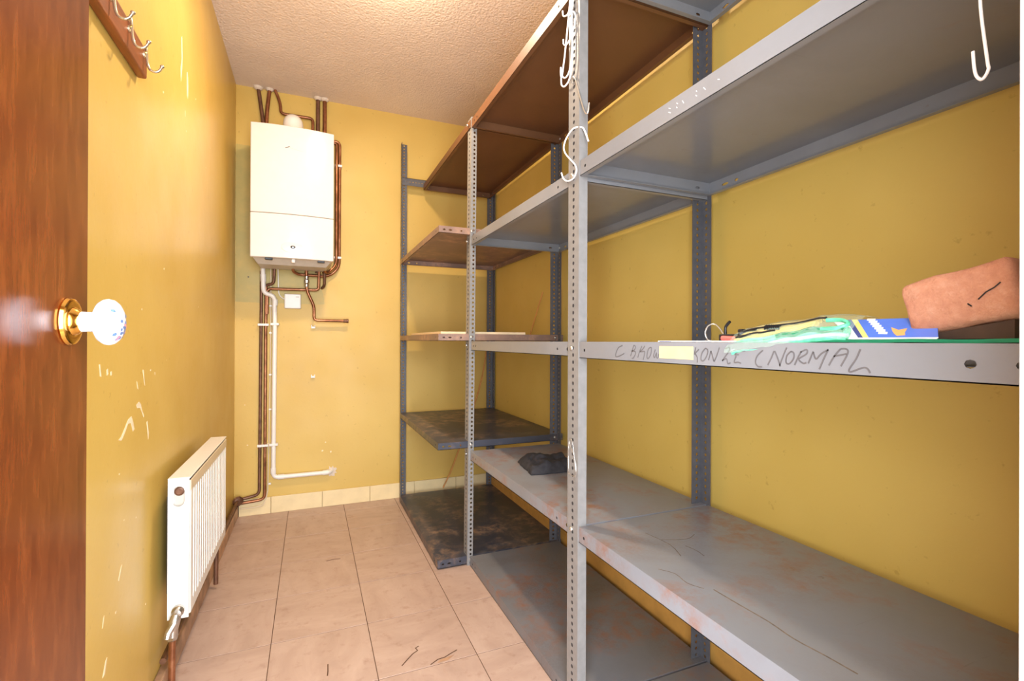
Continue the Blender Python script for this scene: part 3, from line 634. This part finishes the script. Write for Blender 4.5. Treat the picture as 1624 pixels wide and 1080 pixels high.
# control box, cables, loose clips
cb = MB(); cb.box((-0.143, YB-0.026, 1.185), (-0.054, YB, 1.271)); cbo = cb.build('control_box', M_plastic, bevel=0.006, bseg=3)
tag(cbo, 'small white square control box on the wall below boiler', 'control box')
MB().box((-0.082, YB-0.0272, 1.2505), (-0.064, YB-0.0255, 1.256)).build('indicator', M_greyplastic, cbo)
tag(MB().tube(smoothpath([(-0.175, 3.05, 1.41), (-0.175, 3.085, 1.36), (-0.174, 3.095, 1.29), (-0.168, 3.097, 1.262), (-0.150, 3.095, 1.243), (-0.14, 3.09, 1.24)]), 0.0032, 8).build('cable', M_plastic, smooth=60), 'thin white cable from boiler to the control box', 'cable')
c2 = tag(MB().tube(smoothpath([(-0.214, 3.075, 1.42), (-0.214, 3.100, 1.25), (-0.216, 3.102, 0.815), (-0.224, 3.102, 0.20), (-0.228, 3.100, 0.12), (-0.245, 3.090, 0.062), (-0.28, 3.085, 0.05), (-0.365, 3.085, 0.048)]), 0.0034, 8).build('cable', M_cream, smooth=60), 'thin cream cable clipped beside the tall copper pipes', 'cable')
for zz in (1.198, 1.042, 0.8, 0.6, 0.17): MB().box((-0.222, 3.096, zz-0.005), (-0.208, YB, zz+0.005)).build('cable_clip', M_plastic, c2, bevel=0.002)
for z, lb in ((1.078, 'empty white pipe clip on wall just below the copper pipe end'), (0.784, 'empty white pipe clip on bare wall, lower of two')):
    o = MB().box((0.001, YB-0.018, z-0.008), (0.025, YB, z+0.004)).box((0.001, YB-0.022, z), (0.007, YB-0.01, z+0.012)).box((0.019, YB-0.022, z), (0.025, YB-0.01, z+0.012)).build('pipe_clip', M_plastic, bevel=0.002)
    tag(o, lb, 'clip')

# ------------------------------------------------------------------ radiator
RX, RB, RY0, RY1, RZ0, RZ1 = -0.310, -0.362, 1.594, 2.215, 0.222, 0.612
rd = empty('radiator', (-0.335, 1.90, RZ0), 'white panel radiator with top grille low on the left wall', 'radiator')
# ribbed front panel: vertical flutes between plain top and bottom bands
m = MB(); n = 19; prof = []; y = RY0+0.018; step = (RY1-RY0-0.036)/n
prof.append((RX-0.004, RY0+0.004)); prof.append((RX, RY0+0.012))
for i in range(n):
    a = y+i*step
    prof += [(RX, a), (RX, a+step*0.55), (RX-0.007, a+step*0.68), (RX-0.007, a+step*0.88)]
prof += [(RX, RY1-0.012), (RX-0.004, RY1-0.004)]
zs = [RZ0+0.006, RZ0+0.034, RZ0+0.046, RZ1-0.052, RZ1-0.040, RZ1-0.012]
rows = []
for iz, z in enumerate(zs):
    fl_ = iz in (2, 3)
    rows.append([(x if fl_ else (RX if abs(x-RX) < 0.0075 and x > RX-0.0075 and 1 < q < len(prof)-2 else x), yy, z) for q, (x, yy) in enumerate(prof)])
vs = [p_ for r in rows for p_ in r]; q = len(prof); fs = []
for i in range(len(zs)-1):
    for j in range(q-1): fs.append((i*q+j, i*q+j+1, (i+1)*q+j+1, (i+1)*q+j))
m.add(vs, fs); pn = m.build('front_panel', M_rad, rd); sol = pn.modifiers.new('s', 'SOLIDIFY'); sol.thickness = 0.002; sol.offset = -1
for nm, x0, x1 in (('back_panel', RB, RB+0.012),):
    MB().box((x0, RY0+0.006, RZ0+0.004), (x1, RY1-0.006, RZ1-0.012)).build(nm, M_rad, rd, bevel=0.003)
MB().box((RB+0.012, RY0+0.010, RZ0+0.008), (RX-0.012, RY1-0.010, RZ0+0.03)).build('lower_header', M_cream, rd)
MB().box((RX-0.004, RY0+0.004, RZ1-0.036), (RX+0.0012, RY1-0.004, RZ1-0.008)).build('top_seam', M_cream, rd, bevel=0.002)
# near end cap with a keyhole opening, built as a frame
ec = MB(); ex0, ex1, ey0, ey1 = RB-0.001, RX-0.003, RY0-0.001, RY0+0.003
hx, hz0, hz1, hr = -0.338, RZ1-0.064, RZ1-0.036, 0.0145
ring = [(hx+hr*cos(t), hz1+hr*sin(t)) for t in [pi*k_/10 for k_ in range(11)]]+[(hx+hr*cos(t), hz0+hr*sin(t)) for t in [pi+pi*k_/10 for k_ in range(11)]]
def edgept(a, c):
    dx, dz = a-hx, c-(hz0+hz1)/2; zt, zb_ = RZ1+0.001, RZ0
    best = 1e9
    for lim, d_ in ((ex1-hx, dx), (ex0-hx, dx)):
        if d_ and lim/d_ > 0: best = min(best, lim/d_)
    for lim, d_ in ((zt-(hz0+hz1)/2, dz), (zb_-(hz0+hz1)/2, dz)):
        if d_ and lim/d_ > 0: best = min(best, lim/d_)
    return (hx+dx*best, (hz0+hz1)/2+dz*best)
zt, zb_ = RZ1+0.001, RZ0; zm = RZ1-0.10
# lower plain plate plus upper part with the opening
ec.box((ex0, ey0, zb_), (ex1, ey1, zm))
outer = []
for a, c in ring:
    dx, dz = a-hx, c-(hz0+hz1)/2; cz = (hz0+hz1)/2; best = 1e9
    for lim, d_ in ((ex1-hx, dx), (ex0-hx, dx), (zt-cz, dz), (zm-cz, dz)):
        if abs(d_) > 1e-9 and lim/d_ > 0: best = min(best, lim/d_)
    outer.append((hx+dx*best, cz+dz*best))
N = len(ring)
vs = [(a, ey0, c) for a, c in ring]+[(a, ey0, c) for a, c in outer]+[(a, ey1, c) for a, c in ring]+[(a, ey1, c) for a, c in outer]
fs = []
for i in range(N):
    j = (i+1) % N; fs += [(i, N+i, N+j, j), (2*N+i, 2*N+j, 3*N+j, 3*N+i), (i, j, 2*N+j, 2*N+i)]
ec.add(vs, fs)
for cx_, cz_ in ((ex0, zt), (ex1, zt), (ex0, zm), (ex1, zm)):
    near_o = sorted(outer, key=lambda p_: math.hypot(p_[0]-cx_, p_[1]-cz_))[:2]
    ec.add([(cx_, ey0, cz_)]+[(a, ey0, c) for a, c in near_o], [(0, 1, 2)])
ec.build('end_cap', M_rad, rd)['label'] = 'end cap with a keyhole opening'
MB().box((ex0+0.004, ey0+0.012, zm-0.02), (ex1-0.004, ey0+0.016, zt-0.008)).build('end_cap_inner', M_greyplastic, rd)
MB().lathe((hx, RY0+0.016, hz1-0.002), (0, -1, 0), [(0.0125, 0), (0.0125, 0.008), (0.008, 0.010), (0.0004, 0.010)], 16).build('blanking_plug', M_copper_dk, rd)
MB().box((ex0, RY1-0.003, RZ0), (ex1, RY1+0.001, RZ1+0.001)).build('end_cap', M_rad, rd, bevel=0.001)
MB().box((RB-0.002, RY0-0.001, RZ1-0.002), (RX+0.0005, RY1+0.001, RZ1+0.002)).build('top_grille', M_rad, rd, bevel=0.002)
for yy in (1.75, 2.06): MB().box((XL, yy-0.012, 0.30), (RB+0.002, yy+0.012, 0.56)).build('wall_bracket', M_navystrip, rd)
MB().box((-0.3755, 1.640, 0.275), (-0.3665, 2.19, 0.552)).build('backing_strip', M_navystrip, rd)['label'] = 'dark navy strip behind the panel'
# valves
def valve(yc, s_):
    v_ = MB().lathe((-0.336, yc+s_*0.004, 0.247), (0, -s_, 0), [(0.012, -0.02), (0.012, 0), (0.0155, 0.002), (0.0155, 0.012), (0.012, 0.016), (0.010, 0.024), (0.0005, 0.026)], 14)
    v_.tube([(-0.336, yc-s_*0.008, 0.25), (-0.340, yc-s_*0.016, 0.232), (-0.345, yc-s_*0.018, 0.205), (-0.346, yc-s_*0.018, 0.188)], 0.011, 12, taper=[0.8, 1.25, 1.15, 1.3])
    v_.lathe((-0.346, yc-s_*0.018, 0.192), (0, 0, -1), [(0.0135, 0), (0.0135, 0.012), (0.010, 0.016)], 6)
    v_.tube([(-0.338, yc-s_*0.018, 0.228), (-0.352, yc-s_*0.034, 0.205), (-0.354, yc-s_*0.036, 0.193)], 0.009, 10)
    v_.build('valve', M_chrome, rd, smooth=35)['label'] = 'tarnished chrome radiator valve'
    MB().tube([(-0.346, yc-s_*0.018, 0.185), (-0.347, yc-s_*0.018, 0.06), (-0.347, yc-s_*0.018, 0.02)], 0.0085, 12).build('supply_pipe', M_copper if s_ > 0 else M_copper_dk, rd, smooth=60)['label'] = 'short copper pipe below the valve'
valve(RY0-0.004, 1); valve(RY1+0.004, -1)
MB().lathe((-0.347, RY0-0.022, 0.058), (0, 0, -1), [(0.0085, 0), (0.0108, 0.002), (0.0108, 0.034), (0.009, 0.036)], 14).build('elbow_fitting', M_copper_dk, rd, smooth=30)

# ------------------------------------------------------------------ coat rack on the left wall
cr = empty('coat_rack', (XL+0.011, 1.24, 1.675), 'varnished wooden coat rack with chrome hooks high on the left wall', 'coat rack')
MB().box((XL, 1.00, 1.640), (XL+0.021, 1.442, 1.710)).build('board', M_board, cr, bevel=0.005, bseg=3)
def coat_hook(y):
    hx = XL+0.021
    m = MB().lathe((hx, y, 1.688), (1, 0, 0), [(0.0075, 0), (0.007, 0.003), (0.0004, 0.005)], 12)
    m.tube(smoothpath([(hx+0.003, y, 1.712), (hx+0.005, y, 1.70), (hx+0.006, y, 1.68), (hx+0.008, y, 1.664), (hx+0.013, y, 1.654), (hx+0.022, y, 1.651), (hx+0.031, y, 1.656), (hx+0.036, y, 1.666)], 5), 0.0030, 10)
    m.lathe((hx+0.0365, y, 1.667), (0.5, 0, 1), [(0.003, -0.003), (0.0045, -0.001), (0.0045, 0.002), (0.003, 0.004), (0.0004, 0.005)], 12)
    m.build('coat_hook', M_nickel, cr, smooth=50)
    MB().lathe((hx+0.004, y, 1.694), (1, 0, 0), [(0.004, 0), (0.0035, 0.0025), (0.0004, 0.003)], 10).build('screw', M_brass, cr, smooth=40)
for y in (1.10, 1.205, 1.310, 1.415): coat_hook(y)

# ------------------------------------------------------------------ hooks and wire on the shelving
def hook(pts, r, label, name='s_hook', mat=M_wire, group=None):
    o = MB().tube(smoothpath(pts, 6), r, 8).build(name, mat, smooth=60)
    return tag(o, label, 'hook', group)
fx = 0.6475
hook([(0.662, 1.072, 1.518), (0.658, 1.083, 1.548), (0.656, 1.096, 1.563), (0.648, 1.125, 1.570), (fx, 1.16, 1.56), (fx, 1.177, 1.541), (fx, 1.168, 1.519), (fx, 1.14, 1.492), (fx, 1.114, 1.468), (fx, 1.108, 1.450), (fx, 1.124, 1.436), (fx, 1.155, 1.438), (fx, 1.178, 1.452), (fx, 1.190, 1.472)], 0.0023, 'large white S hook on the nearest post beside the upper shelf edge')
hook([(fx, 1.187, 1.925), (fx-.002, 1.178, 1.905), (fx-.002, 1.155, 1.895), (fx-.002, 1.138, 1.91), (fx-.002, 1.132, 1.95), (fx-.001, 1.125, 2.0), (0.656, 1.115, 2.012)], 0.0024, 'white hook, topmost of the bunch on the nearest post')
hook([(fx-.003, 1.134, 1.99), (fx-.004, 1.136, 1.93), (fx-.004, 1.148, 1.87), (fx-.004, 1.166, 1.79), (fx-.004, 1.178, 1.75), (fx-.006, 1.180, 1.735), (fx-.010, 1.178, 1.74), (fx-.012, 1.174, 1.758)], 0.0024, 'long straight white hook slanting down left in the bunch')
hook([(fx, 1.182, 1.842), (fx-.001, 1.176, 1.824), (fx-.002, 1.158, 1.815), (fx-.002, 1.136, 1.822), (fx-.002, 1.116, 1.845), (fx-.002, 1.114, 1.87), (fx-.002, 1.128, 1.885), (0.652, 1.14, 1.87)], 0.0022, 'small curly white hook in the middle of the bunch')
hook([(fx, 1.190, 1.760), (fx-.002, 1.182, 1.738), (fx-.003, 1.160, 1.725), (fx-.003, 1.138, 1.738), (fx-.003, 1.128, 1.78), (fx-.003, 1.130, 1.86), (fx-.003, 1.135, 1.95), (fx, 1.13, 2.0)], 0.0024, 'white hook low in the bunch, upper of two curls')
hook([(fx-.003, 1.188, 1.742), (fx-.005, 1.182, 1.715), (fx-.006, 1.160, 1.700), (fx-.006, 1.132, 1.712), (fx-.006, 1.120, 1.76), (fx-.006, 1.124, 1.85), (fx-.006, 1.132, 1.96), (fx-.003, 1.13, 2.005)], 0.0024, 'white hook hanging lowest in the bunch, lower of two curls')
hook([(fx-.001, 1.140, 1.70), (fx-.002, 1.124, 1.708), (fx-.002, 1.108, 1.690), (fx, 1.088, 1.635), (fx+.004, 1.072, 1.592), (fx+.008, 1.064, 1.588), (fx+.010, 1.062, 1.612)], 0.0022, 'thin bright hook trailing down to the right below the bunch', mat=M_steelwire)
hook([(0.662, 1.078, 1.895), (0.660, 1.083, 1.925), (0.656, 1.093, 1.95), (0.652, 1.11, 1.96)], 0.0022, 'short white hook tip on the right side of the post')
hook([(0.6632, 0.283, 1.4435), (0.672, 0.283, 1.452), (0.676, 0.283, 1.44), (0.668, 0.283, 1.40), (0.662, 0.281, 1.36), (0.660, 0.2745, 1.298), (0.660, 0.2735, 1.288), (0.660, 0.2785, 1.280), (0.660, 0.2835, 1.286), (0.660, 0.2855, 1.298), (0.660, 0.2865, 1.314)], 0.0016, 'long white hook hanging below the high near shelf, by the frame', name='j_hook')
o = MB().tube(smoothpath([(0.6475, 1.142, 0.728), (0.6465, 1.144, 0.69), (0.6465, 1.143, 0.65), (0.6475, 1.148, 0.642), (0.6465, 1.118, 0.640), (0.6475, 1.104, 0.648), (0.646, 1.108, 0.68), (0.646, 1.118, 0.72), (0.6475, 1.130, 0.735), (0.6475, 1.140, 0.725), (0.646, 1.110, 0.69), (0.646, 1.100, 0.66), (0.6475, 1.112, 0.625)], 6), 0.0009, 6).build('tie_wire', M_steelwire, smooth=60)
tag(o, 'thin twisted wire tied round the nearest post', 'wire')

# ------------------------------------------------------------------ things on the shelves
# clay brick, one end propped on an added dark wedge filling the shaded gap
import bmesh as _bm
from mathutils import noise as _nz
def rounded_brick(name, dims, mat, loc, rot):
    me = bpy.data.meshes.new(name); bm = _bm.new(); _bm.ops.create_cube(bm, size=1)
    for v_ in bm.verts: v_.co = Vector((v_.co.x*dims[0], v_.co.y*dims[1], v_.co.z*dims[2]))
    _bm.ops.bevel(bm, geom=list(bm.edges), offset=0.011, segments=4, affect='EDGES', profile=0.6)
    _bm.ops.subdivide_edges(bm, edges=[e for e in bm.edges if e.calc_length() > 0.02], cuts=5, use_grid_fill=True)
    bm.normal_update()
    for v_ in bm.verts:
        v_.co += v_.normal*(_nz.noise(v_.co*30)*0.0022+_nz.noise(v_.co*90)*0.0010)
    bm.to_mesh(me); bm.free(); me.materials.append(mat)
    for p_ in me.polygons: p_.use_smooth = True
    o = bpy.data.objects.new(name, me); C.objects.link(o); o.location = loc; o.rotation_euler = rot; return o
TILT = radians(-12.0)
br = rounded_brick('brick', (0.210, 0.108, 0.067), M_brick, (0.791, 0.315, 1.0487), (TILT, 0, radians(1.0)))
tag(br, 'rough orange clay brick tilted on the pencilled shelf', 'brick')
for pts, wd in (([(-0.020, -0.006), (-0.028, 0.000), (-0.036, 0.003), (-0.042, 0.007)], 0.0014), ([(-0.010, -0.008), (-0.013, -0.012)], 0.0014)):
    o = MB().ribbon([(a, b) for a, b in pts], wd, (-0.1062, 0, 0), (0, 1, 0), (0, 0, 1), (-1, 0, 0)).build('gouge', M_black); o.parent = br
wy0, wy1, wx0, wx1 = 0.264, 0.350, 0.690, 0.885
zt_ = lambda y: 1.0036+(0.3675-y)*math.tan(radians(12.0))*0.92
wo = MB().add([(wx0, wy0, 1.0031), (wx1, wy0, 1.0031), (wx1, wy1, 1.0031), (wx0, wy1, 1.0031), (wx0, wy0, zt_(wy0)), (wx1, wy0, zt_(wy0)), (wx1, wy1, zt_(wy1)), (wx0, wy1, zt_(wy1))],
              [(0, 3, 2, 1), (4, 5, 6, 7), (0, 1, 5, 4), (1, 2, 6, 5), (2, 3, 7, 6), (3, 0, 4, 7)]).build('added_gap_wedge', M_gap_dark)
tag(wo, 'dark wedge added to fill the gap under the raised brick end', 'wedge')

# green backing sheet under the packet and brick
gs = MB(); n = 24
vs = []
for i in range(n+1):
    y = 0.225+(0.545-0.225)*i/n; z = 0.9984+0.0006*sin(i*0.9)
    for x in (0.657, 0.80):
        vs += [(x, y, z), (x, y, z+0.0042)]
fs = []
for i in range(n):
    b = 4*i; fs += [(b, b+4, b+5, b+1), (b+2, b+3, b+7, b+6), (b+1, b+5, b+7, b+3), (b, b+2, b+6, b+4)]
fs += [(0, 1, 3, 2), (4*n, 4*n+2, 4*n+3, 4*n+1)]
tag(gs.add(vs, fs).build('plastic_sheet', M_green), 'dark green plastic sheet lying under the packet and brick', 'plastic sheet')
# packet of cords: clear bag, folded cords inside and a printed card
pk = empty('cord_packet', (0.70, 0.48, 1.003), 'clear plastic packet of green and yellow cords with blue printed card', 'packet')
def bag_pt(s_, t_):
    """s along the packet 0 = left end (y .60) .. 1 = right (y .42); t across 0 = front bottom .. 1 = back"""
    y = 0.612-0.200*s_
    zf = 0.978+0.026*min(1, s_*1.35); x = 0.650+0.005*s_
    ang = t_*pi*0.62
    hgt = (0.045-0.012*s_+0.002*sin(s_*9))*(0.86+0.14*sin(pi*min(1, max(0, s_*0.9+0.08))))
    X = x+0.058*(1-cos(ang))/1.2
    Zv = zf+hgt*sin(ang)*1.0
    return (X, y, Zv)
m = MB(); NS, NT_ = 30, 12; vs = []
for i in range(NS+1):
    for j in range(NT_+1):
        p_ = bag_pt(i/NS, j/NT_)
        q_ = _nz.noise(Vector(p_)*70)*0.0028
        vs.append((p_[0]-abs(q_), p_[1]+q_*0.8, p_[2]+q_))
fs = [(i*(NT_+1)+j, (i+1)*(NT_+1)+j, (i+1)*(NT_+1)+j+1, i*(NT_+1)+j+1) for i in range(NS) for j in range(NT_)]
m.add(vs, fs); m.build('bag', M_bag, pk, smooth=70)['label'] = 'clear wrinkled plastic bag'
def cord(t_, s0, s1, r, mt, nm, off=0.004, wob=0.0):
    pts = []
    for i in range(15):
        s_ = s0+(s1-s0)*i/14; a = bag_pt(s_, min(0.98, max(0.02, t_+wob*sin(i*1.1)))); pts.append((a[0]+off, a[1], a[2]-off*0.6))
    MB().tube(smoothpath(pts, 2), r, 8).build(nm, mt, pk, smooth=60)
for t_, mt in ((0.03, M_lgreen), (0.10, M_mint), (0.17, M_lgreen), (0.24, M_lgreen)): cord(t_, 0.05, 0.97, 0.0036, mt, 'cord', 0.005, 0.02)
for t_ in (0.32, 0.41, 0.50, 0.60): cord(t_, 0.04, 0.72, 0.0040, M_yellowcord, 'cord', 0.005, 0.015)
cord(0.21, 0.45, 0.95, 0.0044, M_green, 'cord', 0.003, 0.02)
cord(0.34, 0.06, 0.42, 0.0016, M_black, 'black_cord', -0.0005, 0.01); cord(0.50, 0.10, 0.78, 0.0016, M_black, 'black_cord', -0.0005, 0.01)
# knot of the black cord
kp = bag_pt(0.36, 0.46); m = MB()
for i in range(7):
    y = kp[1]+0.010-0.004*i; m.tube([(kp[0]-0.001, y, kp[2]-0.004), (kp[0]-0.002, y+0.001, kp[2]+0.001), (kp[0]+0.003, y, kp[2]+0.003)], 0.0018, 6)
m.build('cord_knot', M_black, pk, smooth=60)
# hooked cord end loops
m = MB().tube(smoothpath([bag_pt(0.20, 0.35), bag_pt(0.10, 0.33), bag_pt(0.07, 0.42), bag_pt(0.12, 0.50), bag_pt(0.22, 0.46)], 5), 0.002, 6); m.build('cord_hook', M_black, pk, smooth=60)
m = MB().tube(smoothpath([bag_pt(0.80, 0.42), bag_pt(0.90, 0.44), bag_pt(0.96, 0.34), bag_pt(0.90, 0.22), bag_pt(0.80, 0.20)], 5), 0.003, 6); m.build('cord_loop', M_lgreen, pk, smooth=60)
# card: leans back from the front of the sheet
card_u = Vector((0, -1, 0)); card_v = Vector((0.052, 0, 0.0275)).normalized(); card_n = Vector((-0.0275, 0, 0.052)).normalized()
CO = Vector((0.664, 0.424, 1.004))
def cardpoly(pts, mt, nm, th0, th1):
    m = MB(); m.blob(pts, CO+card_n*th0, card_u, card_v, card_n, th1-th0); return m.build(nm, mt, pk)
cardpoly([(0.006, 0.0), (0.105, 0.0), (0.080, 0.056), (-0.050, 0.058)], M_blue, 'printed_card', -0.001, 0.0)['label'] = 'blue printed card'
cardpoly([(0.006, 0.0), (0.018, 0.0), (-0.031, 0.058), (-0.050, 0.058)], M_whiteprint, 'card_stripe', 0.0, 0.0003)
cardpoly([(0.018, 0.0), (0.024, 0.0), (-0.023, 0.058), (-0.031, 0.058)], M_navyprint, 'card_stripe', 0.0, 0.0003)
cardpoly([(0.024, 0.0), (0.031, 0.0), (-0.015, 0.058), (-0.023, 0.058)], M_yelprint, 'card_stripe', 0.0, 0.0003)
# faint white lettering blocks along the slanting edge of the card
for i in range(7):
    b0 = 0.012+i*0.0068; a0 = 0.046-(b0)*0.86
    cardpoly([(a0, b0), (a0+0.011, b0-0.001), (a0+0.0085, b0+0.005), (a0-0.0025, b0+0.0056)], M_whiteprint, 'card_lettering', 0.0, 0.0004)
cardpoly([(0.054, 0.012), (0.060, 0.006), (0.068, 0.008), (0.064, 0.016), (0.062, 0.026), (0.054, 0.022), (0.042, 0.030), (0.048, 0.020)], M_orangeprint, 'card_star', 0.0, 0.0004)
cardpoly([(0.006, -0.003), (0.105, -0.003), (0.105, 0.001), (0.006, 0.001)], M_whiteprint, 'card_edge', 0.0, 0.0005)

# hand tool with red grip and wire loop, left of the packet
tl = empty('hand_tool', (0.675, 0.645, 0.9995), 'small black hand tool with red grip and wire loop', 'tool')
MB().tube([(0.672, 0.640, 1.0055), (0.672, 0.598, 1.0035)], 0.0042, 10).build('grip', M_red, tl, smooth=50)['label'] = 'red grip'
MB().box((0.675, 0.612, 0.9996), (0.690, 0.652, 1.0125)).build('body', M_black, tl, bevel=0.002)
MB().box((0.679, 0.604, 1.009), (0.689, 0.614, 1.021)).build('catch', M_black, tl, bevel=0.002)
m = MB().tube(smoothpath([(0.690, 0.652, 1.010), (0.692, 0.668, 1.026), (0.692, 0.680, 1.032), (0.692, 0.694, 1.028), (0.692, 0.700, 1.015), (0.692, 0.694, 1.003), (0.692, 0.684, 1.0005)], 6), 0.0013, 6)
m.build('wire_loop', M_steelwire, tl, smooth=60)
m = MB().tube(smoothpath([(0.688, 0.648, 1.012), (0.690, 0.650, 1.024), (0.690, 0.645, 1.031), (0.690, 0.640, 1.035)], 4), 0.0026, 8)
m.build('lever', M_black, tl, smooth=60)
tag(MB().box((0.656, 0.600, 0.9985), (0.72, 0.792, 1.0007)).build('white_card', M_whiteprint, bevel=0.0004, bseg=1), 'thin white card at the front edge of the pencilled shelf', 'card')
cc = bpy.data.objects['white_card']; MB().box((0.6555, 0.752, 0.9987), (0.6561, 0.786, 0.9997)).build('blue_edge_print', M_navyprint, cc)

# folded black cloth on the middle bay shelf
def cloth():
    m = MB(); NX, NY = 26, 18; vs = []
    cx, cy = 0.845, 1.665
    for lay in range(2):
        for i in range(NX+1):
            for j in range(NY+1):
                a, b = i/NX, j/NY
                x = cx+(a-0.5)*0.18+0.030*(b-0.5); y = cy+(b-0.5)*0.20*(1-0.18*a)+(a-0.5)*-0.03
                e = min(a, 1-a, b, 1-b)
                hgt = 0.044*min(1, e*9)**0.6*(0.75+0.5*_nz.noise(Vector((a*3.1, b*2.7, 1.3))))+0.012*_nz.noise(Vector((a*7, b*6, 4.0)))*min(1, e*6)
                fold = 0.010 if (a+0.25*b) > 0.34 else 0.0
                z = 0.5112+(max(0.002, hgt+fold*min(1, e*8)) if lay else 0.0)
                vs.append((x+0.006*_nz.noise(Vector((a*5, b*5, 9))), y+0.008*_nz.noise(Vector((a*5, b*5, 17))), z))
    q = (NX+1)*(NY+1); fs = []
    for i in range(NX):
        for j in range(NY):
            a = i*(NY+1)+j; fs.append((q+a, q+a+NY+1, q+a+NY+2, q+a+1)); fs.append((a, a+1, a+NY+2, a+NY+1))
    def edge(a, b): fs.append((a, b, b+q, a+q))
    for i in range(NX): edge((i+1)*(NY+1), i*(NY+1)); edge(i*(NY+1)+NY, (i+1)*(NY+1)+NY)
    for j in range(NY): edge(j, j+1); edge(NX*(NY+1)+j+1, NX*(NY+1)+j)
    m.add(vs, fs); o = m.build('folded_cloth', M_cloth, smooth=50)
    s_ = o.modifiers.new('sub', 'SUBSURF'); s_.levels = 1; s_.render_levels = 1
    return tag(o, 'crumpled black cloth lying on the rusty grey shelf', 'cloth')
cloth()
# far bay: pale board, cane and thin stick
m = MB().box((0.535, 2.10, 1.0305), (0.95, 2.78, 1.041)).build('pale_board', M_pale, bevel=0.001)
m.rotation_euler = (0, 0, 0)
tag(m, 'thin pale board lying on the navy shelf at eye level', 'board')
tag(MB().tube(smoothpath([(0.80, 3.06, 0.043), (0.855, 3.062, 0.15), (0.910, 3.068, 0.285), (0.968, 3.078, 0.42), (1.018, 3.078, 0.571), (1.065, 3.078, 0.73), (1.097, 3.078, 0.896), (1.112, 3.09, 1.05), (1.118, 3.098, 1.2)], 5), 0.0042, 8).build('bent_cane', M_cane, smooth=60), 'bent orange cane leaning behind the navy shelves', 'cane')
tag(MB().tube([(1.110, 2.395, 1.031), (1.131, 2.28, 1.26)], 0.0028, 8).build('thin_stick', M_cane, smooth=60), 'thin yellow stick leaning on the right wall above navy shelf', 'stick')

# ------------------------------------------------------------------ ceiling lamp, just above the picture
cl = empty('ceiling_lamp', (LAMP[0], LAMP[1], H), 'round flush lamp on the ceiling in front of the shelves', 'lamp')
MB().lathe((LAMP[0], LAMP[1], H), (0, 0, -1), [(0.085, 0), (0.085, 0.014), (0.08, 0.022), (0.07, 0.026)], 32).build('lamp_base', M_plastic, cl, smooth=40)
MB().lathe((LAMP[0], LAMP[1], H-0.026), (0, 0, -1), [(0.072, 0), (0.072, 0.012), (0.066, 0.0195), (0.0004, 0.0205)], 32).build('diffuser', M_bulb, cl, smooth=40)
